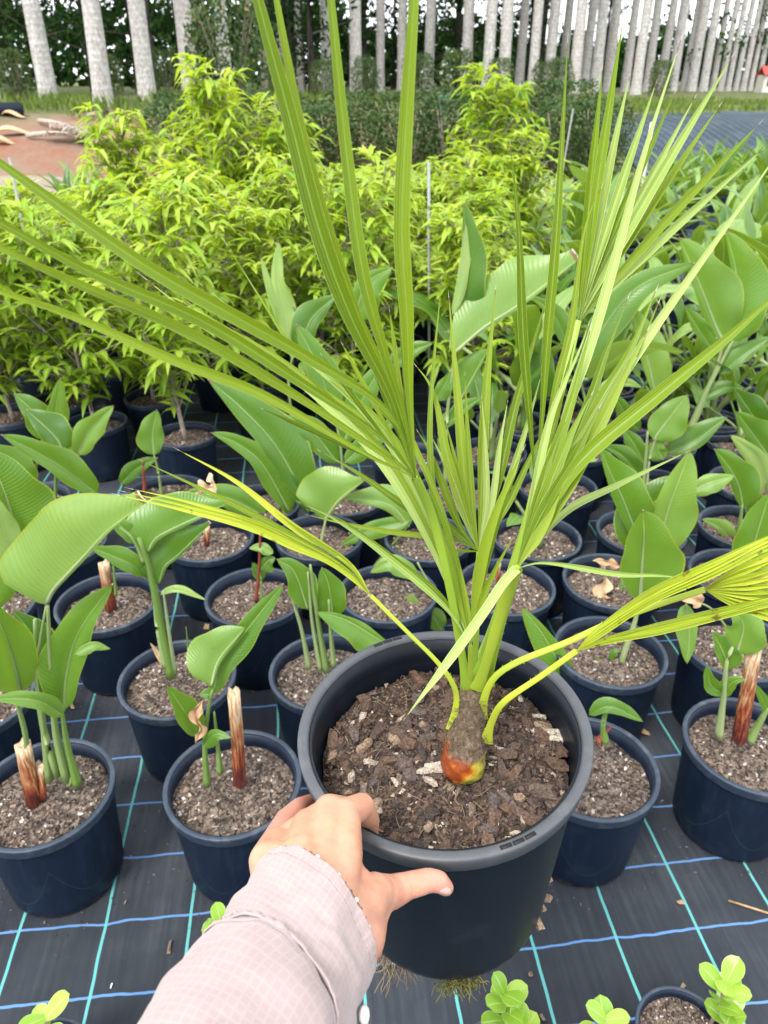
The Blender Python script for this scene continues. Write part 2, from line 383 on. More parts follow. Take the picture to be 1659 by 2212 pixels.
    col = n.ramp(n.math('ADD', n.math('MULTIPLY', f, .6), n.math('MULTIPLY', f2, .4)), (.34, (.45, .205, .125)), (.5, (.51, .26, .165)), (.66, (.555, .31, .205)))
    col = n.mix(n.math('MULTIPLY', t, .75), col, C(.52, .20, .155))
    M['skin'] = n.done(n.pbr(col, .48, .4, n.bump(n.math('ADD', n.math('MULTIPLY', g, .5), n.math('MINIMUM', cr, .12)), .34, .002), **{'Subsurface Weight': .25, 'Subsurface Radius': (.012, .004, .002), 'Subsurface Scale': .5}))
    n = NT('nail'); M['nail'] = n.done(n.pbr(C(.44, .25, .21), .3, .5))
    M['thread'] = simple('stitching thread', (.26, .20, .20), (.34, .27, .27), 90, .8, .2, 0)
    n = NT('ripstop cloth'); u = n.sep(n.uv()); o = n.obj()
    gx = n.math('PINGPONG', u[0], .5 / 64); gy = n.math('PINGPONG', u[1], .5 / 78)
    ln = n.math('MAXIMUM', n.math('LESS_THAN', gx, .12 / 64), n.math('LESS_THAN', gy, .12 / 78))
    wv = n.math('MULTIPLY', n.math('SINE', n.math('MULTIPLY', u[0], 1800)), n.math('SINE', n.math('MULTIPLY', u[1], 2200)))
    f = n.noise(16, 5, o, .6)
    col = n.ramp(f, (.3, (.30, .225, .21)), (.7, (.365, .28, .265)))
    col = n.mix(n.math('MULTIPLY', ln, .16), col, C(.50, .42, .41))
    M['cloth'] = n.done(n.pbr(col, .75, .25, n.bump(n.math('ADD', n.math('ADD', n.math('MULTIPLY', ln, .8), n.math('MULTIPLY', wv, .25)), n.math('MULTIPLY', f, 2.2)), .35, .0015), **{'Sheen Weight': .25}))
    n = NT('cut stalk'); s = n.sep(n.gen()); o = n.obj()
    st = n.n('ShaderNodeMapping', {0: o, 'Scale': (9, 9, .8)}).outputs[0]
    f = n.noise(26, 5, st, .65)
    col = n.ramp(n.math('ADD', s[2], n.math('MULTIPLY', n.math('SUBTRACT', f, .5), 2.4)), (.05, (.06, .012, .010)), (.38, (.22, .045, .018)), (.66, (.34, .15, .055)), (.98, (.52, .40, .26)))
    M['stump'] = n.done(n.pbr(col, .5, .4, n.bump(f, .5, .004)))
    n = NT('palm fibre trunk'); s = n.sep(n.obj()); o = n.obj(); st = n.n('ShaderNodeMapping', {0: o, 'Scale': (60, 60, 14)}).outputs[0]
    f = n.noise(4, 6, st, .7); g = n.noise(38, 4, o)
    fib = n.ramp(f, (.3, (.030, .020, .013)), (.5, (.11, .08, .05)), (.7, (.24, .18, .12)))
    skin_ = n.ramp(n.math('ADD', g, n.math('MULTIPLY', s[0], 6.)), (.38, (.22, .045, .010)), (.46, (.42, .10, .010)), (.51, (.48, .22, .02)), (.55, (.42, .34, .04)), (.72, (.30, .30, .05)))
    k = n.math('ADD', n.math('MULTIPLY', n.math('ADD', s[2], n.math('MULTIPLY', s[0], .45)), 26.), n.math('MULTIPLY', n.math('SUBTRACT', n.noise(55, 3, o), .5), 1.4))
    col = n.mix(n.ramp(k, (.75, C(0, 0, 0)), (.95, C(1, 1, 1))), skin_, fib)
    M['ptrunk'] = n.done(n.pbr(col, n.ramp(k, (.75, C(.3, .3, .3)), (.95, C(.9, .9, .9))), .4, n.bump(f, .8, .003)))
    for nm, c, r in (('fibre', (.13, .085, .048), .9), ('root', (.20, .145, .09), .9), ('moss', (.16, .15, .04), .9), ('slot_shade', (.004, .004, .005), .6), ('stake', (.26, .27, .26), .7), ('white', (.70, .68, .64), .5),
                     ('bead', (.8, .78, .72), .25), ('bead_brown', (.20, .08, .03), .3), ('button', (.70, .58, .52), .4), ('roof', (.45, .06, .05), .7), ('housewall', (.6, .58, .52), .8),
                     ('glass', (.03, .04, .05), .1), ('redstem', (.22, .05, .03), .45), ('teal', (.05, .22, .20), .6)):
        M[nm] = simple(nm, tuple(x * .75 for x in c), tuple(min(1, x * 1.2) for x in c), 60, r, .4, .25)
_mat_weed()
# ---------------------------------------------------------------- ground
def ground_z(x, y):
    z = 1.02 * sstep(11.6, 19.0, y) + .012 * max(0, y - 19)
    if y > 10.5: z += .10 * sstep(10.5, 13, y) * noise.noise(V((x * .35, y * .35, 1.3))) + .03 * noise.noise(V((x * 1.4, y * 1.4, 4)))
    return z
def sheet(name, xs, ys, m, dz=0., zf=ground_z):
    mb = MB(); mb.grid([[(x, y, zf(x, y) + dz) for x in xs] for y in ys])
    o = mb.build(name, m); tag(o, kind='structure'); return o
def rng(a, b, n): return [a + (b - a) * i / n for i in range(n + 1)]
gx = rng(-160, -20, 14)[:-1] + rng(-20, 20, 90) + rng(20, 160, 14)[1:]
gy = rng(-12, 9, 6)[:-1] + rng(9, 24, 70)[:-1] + rng(24, 60, 30)[:-1] + rng(60, 220, 10)
sheet('ground', gx, gy, M['ground'], -.02)
sheet('weed_mat', rng(-7, 9, 8), rng(-6, 11.2, 10), M['mat'], 0, lambda x, y: 0.)
sheet('bank_weed_mat', rng(4.3, 13.5, 20), rng(11.3, 18.2, 24), M['mat'], .03)
sheet('gravel_path', rng(-16, -2.2, 30), rng(12.6, 13.6, 5), M['path'], .012)

# ---------------------------------------------------------------- palm trunks (royal palms, crowns above the frame)
def trunk_mesh(seed, hgt=11.):
    mb = MB(); r_ = random.Random(seed); rows = []; n = 18; m = 46
    for i in range(m + 1):
        u = i / m; z = hgt * u
        rad = .5 * lerp(1.0, .80, min(1, u * 1.3)) * (1 + .20 * math.exp(-z / .28)) + .015 * math.sin(z * 1.1 + seed)
        cx = .05 * math.sin(z * .5 + seed * 2); cy_ = .05 * math.cos(z * .43 + seed)
        rows.append([(cx + rad * (1 + .05 * noise.noise(V((math.cos(6.283 * j / n) * 1.5, math.sin(6.283 * j / n) * 1.5, z * .9 + seed * 9)))) * math.cos(6.283 * j / n), cy_ + rad * (1 + .05 * noise.noise(V((math.cos(6.283 * j / n) * 1.5, math.sin(6.283 * j / n) * 1.5, z * .9 + seed * 9)))) * math.sin(6.283 * j / n), z) for j in range(n)])
    mb.grid(rows, closed=True); me = mb.mesh('trunk'); me.materials.append(M['royal']); return me
TR = [trunk_mesh(s) for s in range(4)]
def royal_crown():
    mb = MB(); r_ = random.Random(3)
    mb.tube([(0, 0, 10.9), (0, 0, 12.2)], [.40, .16], 10, t=.6)
    for k in range(13):
        az = k * 2.4; el = r_.uniform(-.1, 1.1); base = V((0, 0, 12.1)); d = V((math.cos(az), math.sin(az), 0)); pts = []
        for i in range(9):
            u = i / 8; pts.append(base + d * (3.4 * u * math.cos(el * .6)) + V((0, 0, 3.0 * u * math.sin(el) - 2.2 * u * u)))
        mb.tube(pts, [.05 * (1 - .8 * i / 8) for i in range(9)], 4)
        sp = spline(pts, 34); sd_ = d.cross(V((0, 0, 1)))
        for i in range(4, 34):
            for s in (-1, 1):
                a = sp[i]; tipv = a + sd_ * s * .55 * math.sin(math.pi * (.12 + .85 * i / 36)) + d * .18 + V((0, 0, -.22))
                wv = (sp[min(34, i + 1)] - sp[i]).normalized() * .03
                b = len(mb.v)
                for q in (a - wv, a + wv, tipv + wv * .3, tipv - wv * .3): mb.vert(q, (.5, .5), .5 + r_.uniform(-.2, .2))
                mb.f.append((b, b + 1, b + 2, b + 3))
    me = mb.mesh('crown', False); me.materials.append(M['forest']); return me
CROWN = royal_crown()
trunks = [(-20, 236, 40), (108, 230, 39), (222, 228, 42), (322, 222, 37), (416, 221, 36), (492, 214, 28), (577, 214, 20), (612, 213, 16), (652, 217, 15), (708, 217, 21), (770, 220, 25), (822, 216, 20), (868, 214, 18), (925, 217, 21)]
cx_list = [(355, 430, 45), (440, 425, 46), (515, 428, 46), (580, 425, 40), (640, 440, 45), (700, 430, 44), (765, 425, 32), (815, 435, 46), (862, 445, 36), (905, 440, 44), (960, 425, 40), (1035, 430, 36), (1085, 430, 46), (1130, 432, 38), (1188, 432, 36), (1235, 430, 38), (1290, 425, 30), (1322, 440, 36), (1372, 432, 34), (1412, 430, 26), (1448, 425, 26), (1480, 428, 24), (1512, 424, 22), (1545, 425, 22), (1575, 422, 20), (1608, 420, 20), (1640, 418, 18), (1668, 418, 18)]
trunks += [(829.5 + .5 * a, .5 * b, c * .5) for a, b, c in cx_list]
for i, (px, py, wd) in enumerate(sorted(trunks)):
    dia = .50 if px < 480 else .46
    D = F * dia / wd                                   # distance from the usual thickness of such a palm
    y = (D + .4 * math.sin(TH)) / math.cos(TH)
    if y > 41: y = 41 + .05 * (y - 41); dia = wd * (y * math.cos(TH)) / F
    x = (px - W / 2) / F * (y * math.cos(TH) + .35 * math.sin(TH))
    e = empty('palm_tree', (x, y, ground_z(x, y) - .06), i * 1.7)
    s = dia / .95 * rnd.uniform(.9, 1.1)
    t_ = linked('trunk', TR[i % 4], e); t_.scale = (s, s, 1)
    linked('crown', CROWN, e)
    e.rotation_euler = (R(rnd.uniform(-.8, .8)), R(rnd.uniform(-1.2, .6) * (1.6 if px < 250 else .5)), i * 1.7)
    tag(e, f'tall palm with pale lichened grey trunk, {ordinal(i)} trunk from the left in the palm grove', 'palm tree', 'tall palms of the grove')

# ---------------------------------------------------------------- dark wood behind the palms
def leaf_quad(mb, c, d, up, l, wd, t):
    s = d.cross(up).normalized() * wd; b = len(mb.v)
    for q, uv in ((c, (.5, 0)), (c + d * l * .45 + s, (0, .5)), (c + d * l, (.5, 1)), (c + d * l * .45 - s, (1, .5))): mb.vert(q, uv, t)
    mb.f.append((b, b + 1, b + 2, b + 3))
def rv(r_): 
    while True:
        v = V((r_.uniform(-1, 1), r_.uniform(-1, 1), r_.uniform(-1, 1)))
        if .05 < v.length < 1: return v.normalized()
def forest_tree(seed):
    r_ = random.Random(seed); mb = MB(); tr = MB(); hgt = r_.uniform(11, 15)
    tr.tube([(0, 0, -.3), (.1 * r_.random(), 0, hgt * .4), (r_.uniform(-.4, .4), r_.uniform(-.3, .3), hgt)], [.20, .15, .04], 8)
    for k in range(70):
        z = r_.uniform(.0, 1) ** .9 * (hgt - 1) + .9; az = r_.uniform(0, 6.283); ln = r_.uniform(.5, 2.3) * (1.1 - .5 * z / hgt)
        tip = V((math.cos(az) * ln, math.sin(az) * ln, z + r_.uniform(-.1, .7)))
        if k % 2 == 0: tr.tube([(0, 0, z - .25), tip], [.035, .01], 4)
        cl = r_.uniform(.0, .35)
        for q in range(30):
            c = tip + rv(r_) * r_.uniform(.05, .75)
            leaf_quad(mb, c, (rv(r_) + V((0, 0, -.6))).normalized(), rv(r_), r_.uniform(.16, .34), r_.uniform(.04, .085), min(1, cl + r_.uniform(.1, .65)))
    a = mb.mesh('crown', False); a.materials.append(M['forest']); b = tr.mesh('trunk'); b.materials.append(M['dark_trunk']); return a, b
FT = [forest_tree(s) for s in range(5)]
r_ = random.Random(21); spots = []
for k in range(34):
    x = -27 + 54 * (k + r_.random() * .8) / 34
    if x < -3 or k % 2 == 0: spots.append((x, r_.uniform(42, 49)))
for k in range(18): spots.append((-26 + 24 * (k + r_.random() * .8) / 18, r_.uniform(31, 38)))
for k in range(9): spots.append((-3 + 12 * (k + r_.random() * .8) / 9, r_.uniform(44, 50)))
for i, (x, y) in enumerate(sorted(spots, key=lambda q: q[0] / q[1])):
    e = empty('forest_tree', (x, y, ground_z(x, y) - .1), r_.uniform(0, 6.28)); s = r_.uniform(.85, 1.2); e.scale = (s, s, s)
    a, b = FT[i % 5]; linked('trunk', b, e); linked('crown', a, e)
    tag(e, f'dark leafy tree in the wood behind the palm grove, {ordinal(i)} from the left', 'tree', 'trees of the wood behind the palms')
mb = MB(); r_ = random.Random(5)         # far wood that reads as one mass
for k in range(17000):
    x = r_.uniform(-75, 75); y = r_.uniform(56, 64); top = (5.0 if x < -3 else 3.0) + 2.2 * noise.noise(V((x * .12, 0, 3))) + 1.2 * noise.noise(V((x * .5, 0, 7)))
    c = V((x, y, 1.3 + max(.5, top) * r_.random() ** .8))
    leaf_quad(mb, c, rv(r_), rv(r_), r_.uniform(.5, 1.0), r_.uniform(.2, .36), r_.uniform(0, .8))
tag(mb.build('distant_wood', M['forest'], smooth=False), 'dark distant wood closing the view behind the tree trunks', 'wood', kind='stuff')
# undergrowth: grass and weeds on the bank
mb = MB(); r_ = random.Random(6)
for k in range(15000):
    x = r_.uniform(-13, 14); y = r_.uniform(17.6, 26)
    if noise.noise(V((x * .45, y * .45, 0))) < (-.05 if x < 4 else -.45): continue
    b = V((x, y, ground_z(x, y))); h_ = r_.uniform(.08, .42 if x < 3 else .2)
    d = V((r_.uniform(-.5, .5), r_.uniform(-.5, .5), 1)).normalized()
    leaf_quad(mb, b, d, V((r_.uniform(-1, 1), r_.uniform(-1, 1), 0)), h_, .012 + .03 * h_, r_.uniform(.1, .9))
for k in range(1600):
    x = r_.uniform(-9.5, -3.5); y = r_.uniform(11.6, 12.5)
    b = V((x, y, ground_z(x, y) - .02)); leaf_quad(mb, b, V((r_.uniform(-.5, .5), r_.uniform(-.5, .5), 1)).normalized(), V((r_.uniform(-1, 1), 1, 0)), r_.uniform(.04, .12), .012, r_.uniform(.3, 1))
tag(mb.build('grass', M['grass'], smooth=False), 'bright green weedy grass along the bank at the foot of the palms', 'grass', kind='stuff')

# ---------------------------------------------------------------- hedge of dark shrubs with bronze tips
def hedge_shrub(seed):
    r_ = random.Random(seed); mb = MB(); tr = MB()
    for k in range(7):
        a = r_.uniform(0, 6.28); tr.tube([(.05 * math.cos(a), .05 * math.sin(a), 0), (.25 * math.cos(a), .25 * math.sin(a), .6), (.42 * math.cos(a), .42 * math.sin(a), 1.05)], [.016, .012, .005], 5)
    for k in range(2400):
        z = r_.random() ** .8; az = r_.uniform(0, 6.283)
        rad = (.52 + .13 * noise.noise(V((math.cos(az) * 2, math.sin(az) * 2, z * 3 + seed * 5)))) * (1 - .35 * max(0, z - .72) / .28) * r_.random() ** .28
        c = V((rad * math.cos(az), rad * math.sin(az), .06 + 1.14 * z * (1 + .09 * noise.noise(V((math.cos(az) * 3, math.sin(az) * 3, seed * 3.)))))
              )
        d = (V((math.cos(az), math.sin(az), 0)) * .8 + rv(r_) + V((0, 0, -.2))).normalized()
        t_ = r_.uniform(0, .6); 
        if r_.random() < .10 and rad > .35: t_ = r_.uniform(.75, 1)
        leaf_quad(mb, c, d, rv(r_), r_.uniform(.05, .085), r_.uniform(.013, .022), t_)
    a = mb.mesh('crown', False); a.materials.append(M['hedge']); b = tr.mesh('trunk'); b.materials.append(M['bark_twig']); return a, b
HS = [hedge_shrub(s) for s in range(4)]
r_ = random.Random(9); hs = [(-3.35 + .62 * k + r_.uniform(-.1, .1), 13.3 + r_.uniform(-.2, .2)) for k in range(12)] + [(-3.5 + .95 * k, 14.6 + r_.uniform(-.2, .2)) for k in range(8)]
for i, (x, y) in enumerate(sorted(hs, key=lambda q: q[0] / q[1])):
    e = empty('hedge_shrub', (x, y, ground_z(x, y) - .03), r_.uniform(0, 6.28)); s = r_.uniform(.95, 1.15); e.scale = (s, s, s * r_.uniform(.84, .94))
    a, b = HS[i % 4]; linked('trunk', b, e); linked('crown', a, e)
    tag(e, f'dense dark green shrub with bronze tips, {ordinal(i)} from the left in the hedge row', 'shrub', 'hedge shrubs before the palms')
# loose dark shrubs between the palms
r_ = random.Random(12); lo = []
for px, y, s in ((505, 20.2, 2.1), (610, 24, 1.0), (700, 25, .9), (790, 26, 1.0), (905, 25, 1.1), (985, 25, 1.2), (1075, 27, 1.0), (1170, 26, .9), (1205, 28, 1.0), (240, 27, 1.1), (365, 29, 1.2), (40, 26, 1.2), (1420, 31, 1.0)):
    lo.append(((px - W / 2) / F * (y * .867 + .2), y, s))
for i, (x, y, s) in enumerate(sorted(lo, key=lambda q: q[0] / q[1])):
    e = empty('bush', (x, y, ground_z(x, y) - .05), r_.uniform(0, 6.28)); e.scale = (s * .8, s * .8, s)
    a, b = HS[(i + 1) % 4]; linked('trunk', b, e); linked('crown', a, e)
    tag(e, f'loose bush growing among the palm trunks, {ordinal(i)} from the left', 'bush', 'bushes among the palm trunks')

# ---------------------------------------------------------------- debris on the bare red earth
def ground_pt(px, py, z0=.5):
    r = ray(px, py); d = 6.
    while d < 45 and (CAM + r * d).z > ground_z((CAM + r * d).x, (CAM + r * d).y): d += .04
    return CAM + r * d
def dead_frond(a, b, wd, seed, label):
    r_ = random.Random(seed); A = ground_pt(*a); B = ground_pt(*b); Lg = (B - A).length; d = (B - A).normalized(); s_ = d.cross(V((0, 0, 1))).normalized()
    e = empty('dead_palm_frond', A); tag(e, label, 'palm frond', 'fallen palm fronds')
    mb = MB(); pts = [V((0, 0, .06)) + d * Lg * u + V((0, 0, .10 * math.sin(u * 3))) for u in rng(0, 1, 8)]
    mb.tube(pts, [.05 * (1 - .8 * i / 8) for i in range(9)], 6); mb.build('stalk', M['straw'], e)
    mb = MB()
    for k in range(260):
        u = r_.uniform(.2, 1); sgn = r_.choice((-1, 1)); c = d * Lg * u + V((0, 0, .08 + .1 * math.sin(u * 3)))
        q = (d * r_.uniform(.3, .9) + s_ * sgn * r_.uniform(.2, .7) + V((0, 0, r_.uniform(-.15, .12)))).normalized()
        leaf_quad(mb, c, q, V((0, 0, 1)), wd * r_.uniform(.5, 1), .012, r_.random())
    tag(mb.build('leaflets', M['straw'], e, smooth=False), kind='stuff')
dead_frond((85, 268), (215, 315), .55, 1, 'grey dead palm frond lying on the red earth below the palm trunks')
dead_frond((60, 300), (235, 318), .35, 2, 'long brown dead palm frond lying flat beside the path')
dead_frond((190, 258), (280, 262), .3, 3, 'short weathered palm frond lying on the bank behind the hedge')
def sheath(px, py, ln, wd, az, label):
    p = ground_pt(px, py); mb = MB(); rows = []
    for i in range(9):
        u = i / 8; w_ = wd * math.sin(math.pi * (.12 + .8 * u)); rows.append([(ln * (u - .5), w_ * math.cos(a), .03 + w_ * .6 * math.sin(a) + .05 * math.sin(u * 5)) for a in rng(.1, 3.0, 6)])
    mb.grid(rows)
    o = mb.build('leaf_sheath', M['dry_leaf']); o.location = p; o.rotation_euler = (0, 0, az)
    md = o.modifiers.new('thick', 'SOLIDIFY'); md.thickness = .02
    tag(o, label, 'leaf sheath', 'fallen leaf sheaths')
sheath(32, 290, .75, .14, .35, 'tan curled palm leaf sheath lying above the gravel path')
sheath(8, 310, .45, .12, .1, 'small pale palm leaf sheath at the left edge of the path')
sheath(30, 252, .6, .09, -.3, 'orange-brown palm sheath by the black pipe on the bank')
sheath(222, 314, .5, .10, .2, 'tan leaf sheath at the foot of the lime shrubs by the path')
# small house far right, posts, pipe
p = ground_pt(1652, 214); p.y = 40; p.x = (1655 - W / 2) / F * (40 * .867); p.z = ground_z(p.x, 40)
e = empty('hut', p); e.scale = (.8,) * 3; tag(e, 'little pale hut with red roof beyond the palms at right edge', 'hut')
mb = MB(); mb.box((0, 0, .45), (.42, 0, 0), (0, .5, 0), (0, 0, .45)); mb.build('wall', M['housewall'], e, False)
mb = MB(); mb.grid([[(-.5, -.6, .9), (.5, -.6, .9)], [(-.5, 0, 1.35), (.5, 0, 1.35)], [(-.5, .6, .9), (.5, .6, .9)]]); ro = mb.build('roof', M['roof'], e, False); md = ro.modifiers.new('t', 'SOLIDIFY'); md.thickness = .06
mb = MB(); mb.box((-.1, -.51, .5), (.12, 0, 0), (0, .02, 0), (0, 0, .15)); mb.build('window', M['glass'], e, False)
p = ground_pt(10, 250); mb = MB(); mb.tube([(-2.2, 0, .12), (.35, .1, .12)], .13, 10); o = mb.build('pipe', M['pot']); o.location = p
tag(o, 'black pipe end lying on the bank at left edge', 'pipe')
mb = MB(); mb.tube([(0, 0, 0), (0, 0, 1.1)], .035, 8); o = mb.build('marker_post', M['white']); q = on_y(1396, 345, 10.8); q.z = 0; o.location = q; o.scale = (.7, .7, 1)
tag(o, 'white marker post standing before the hedge at right', 'post')
for k, (px, py) in enumerate(((947, 236), (1200, 240), (965, 238))):
    y = 20.5; x = (px - W / 2) / F * (y * .867 + .2)
    mb = MB(); mb.lathe([(.001, 0), (.16, 0), (.18, .24), (.19, .26), (.02, .27)], 14); o = mb.build('water_drum', M['teal']); o.location = (x, y + k * .3, ground_z(x, y))
    tag(o, ['squat teal drum half hidden behind the hedge, left one', 'squat teal drum behind the hedge right of the yellowish shrub', 'teal drum just right of another drum behind hedge'][k], 'drum')
# ---------------------------------------------------------------- nursery pots on the weed mat
PR, PH = .142, .255              # rim radius and height
def pot_meshes():
    mb = MB(); b = .117; prof = [(.001, .004), (b - .006, .004), (b, .010), (b + .001, .02), (.1315, PH - .028), (.1315, PH - .004), (.128, PH - .004), (.127, PH - .03), (b - .004, .012), (.001, .012)]
    mb.lathe(prof, 40); wall = mb.mesh('wall'); wall.materials.append(M['pot'])
    mb = MB(); prof = [(.1318, PH - .0245), (.1378, PH - .0242), (.1388, PH - .0236), (.1392, PH - .0225), (.1414, PH - .0055), (.1418, PH - .003), (.1412, PH - .0008), (.1398, PH), (.1330, PH), (.1316, PH - .0008), (.1308, PH - .003), (.1300, PH - .012)]
    mb.lathe(prof, 40); rim = mb.mesh('rim'); rim.materials.append(M['rim'])
    return wall, rim
WALL, RIM = pot_meshes()
SOILZ = PH - .040
def chip(mb, c, s, r_, t, flat=.35):
    q = rv(r_); q = (q + V((0, 0, 1.2))).normalized(); a = q.orthogonal().normalized(); a = Matrix.Rotation(r_.uniform(0, 6.3), 3, q) @ a; b = q.cross(a)
    mb.box(V(c), a * s * r_.uniform(.6, 1.25), b * s * r_.uniform(.3, .7), q * s * flat * r_.uniform(.3, .9), t)
    k = len(mb.v) - 8
    for i in range(8):
        v = V(mb.v[k + i]); v += rv(r_) * s * .28; mb.v[k + i] = v[:]
def soil_variant(seed):
    r_ = random.Random(seed); mb = MB(); rows = []
    for i in range(9):
        rr = .127 * i / 8
        rows.append([(rr * math.cos(6.283 * j / 28), rr * math.sin(6.283 * j / 28), SOILZ + .012 * noise.noise(V((rr * 22 * math.cos(6.283 * j / 28), rr * 22 * math.sin(6.283 * j / 28), seed * 7.))) + .008 * (1 - i / 8)) for j in range(28)])
    mb.grid(rows, closed=True); so = mb.mesh('soil'); so.materials.append(M['mulch'])
    mb = MB()
    for k in range(900):
        rr = .122 * math.sqrt(r_.random()); a = r_.uniform(0, 6.283); x, y = rr * math.cos(a), rr * math.sin(a)
        chip(mb, (x, y, SOILZ + .012 * noise.noise(V((rr * 22 * math.cos(a), rr * 22 * math.sin(a), seed * 7.))) + .008 * (1 - rr / .127) + .001), r_.uniform(.0018, .0050), r_, min(1, max(0, r_.gauss(.48, .30))), .5)
    mu = mb.mesh('bark_mulch', False); mu.materials.append(M['mchip']); return so, mu
SOIL = [soil_variant(s) for s in range(4)]
pots = {}
def make_pot(key, pos, i, label, scale=1., group='nursery pots on the weed mat', name='plant_pot'):
    e = empty(name, pos, i * 1.37); e.scale = (scale,) * 3
    linked('wall', WALL, e); linked('rim', RIM, e)
    so, mu = SOIL[i % 4]; linked('soil', so, e); k = linked('bark_mulch', mu, e); k['kind'] = 'stuff'
    tag(e, label, 'plant pot', group); pots[key] = V(pos); return e
# rim centres measured in the photograph, row by row from the front: set on the mat through the rim height
rows_px = [
    [('A', 92, 1708), ('B', 503, 1686), ('C', 1276, 1652), ('D', 1622, 1605)],
    [('I', -62, 1505), ('E', 383, 1462), ('F', 705, 1447), ('G', 1318, 1404), ('Hh', 1592, 1390)],
    [('Q0', -40, 1310), ('J', 232, 1297), ('K', 551, 1285), ('L', 838, 1278), ('Mm', 1093, 1264), ('N', 1322, 1252), ('O', 1596, 1240)],
    [('Q', 130, 1172), ('Pp', 452, 1160), ('Xm', 690, 1157), ('Yv', 925, 1160), ('Rr', 1160, 1158), ('S', 1385, 1146), ('T', 1606, 1136)],
    [('Zz', 60, 1080), ('Wd', 362, 1063), ('X', 560, 1086), ('Ya', 745, 1070), ('Yb', 980, 1062), ('U', 1205, 1050), ('Yd', 1415, 1048), ('Vv', 1620, 1040)],
    [('Ye', 880, 985), ('Yf', 1060, 975), ('Yg', 1245, 965), ('Yh', 1425, 958), ('Yi', 1600, 950)],
    [('Yj', 1100, 905), ('Yk', 1270, 895), ('Yl', 1420, 885), ('Ym', 1535, 905), ('Yn', 1650, 860)],
    [('Yo', 1010, 850), ('Yp', 1160, 840), ('Yq', 1320, 835), ('Yr', 1530, 842), ('Ys', 1650, 805)],
]
RN = ['front', 'second', 'third', 'fourth', 'fifth', 'sixth', 'seventh', 'eighth']
n_ = 0
for r, row in enumerate(rows_px):
    for c, (k, px, py) in enumerate(row):
        p = on_z(px, py, PH); p.z = 0
        make_pot(k, p, n_, f'blue-black nursery pot of bark mulch, {ordinal(c)} from the left in the {RN[r]} row', group='nursery pots in rows on the weed mat'); n_ += 1
# more pots of the same block farther back on the right
back = []
for r in range(7):
    for c in range(5):
        x = 0.62 + c * .40 + r * .05 + rnd.uniform(-.03, .03); y = 2.95 + r * .45 + rnd.uniform(-.03, .03)
        back.append((r, c, V((x, y, 0))))
for r, c, p in back:
    make_pot(('back', r, c), p, n_, f'black nursery pot in back row {["one","two","three","four","five","six","seven"][r]} at right, {ordinal(c)} from left', group='nursery pots at the back right'); n_ += 1

# spilled mulch and crumbs round the pots
mb = MB(); r_ = random.Random(91)
near = [p for p in pots.values() if p.y < 2.6]
for k in range(1500):
    p = r_.choice(near); a = r_.uniform(0, 6.283); rr = .116 + abs(r_.gauss(0, .035))
    chip(mb, (p.x + rr * math.cos(a), p.y + rr * math.sin(a), .0015), r_.uniform(.0008, .0030), r_, min(1, max(0, r_.gauss(.4, .25))), .4)
for k in range(420):
    chip(mb, (r_.uniform(-1.2, 1.2), r_.uniform(.45, 2.6), .0015), r_.uniform(.0006, .0022), r_, min(1, max(0, r_.gauss(.5, .3))), .4)
tag(mb.build('soil_crumbs', M['mchip'], smooth=False), 'brown mulch crumbs spilled on the weed mat round the pots', 'crumbs', kind='stuff')
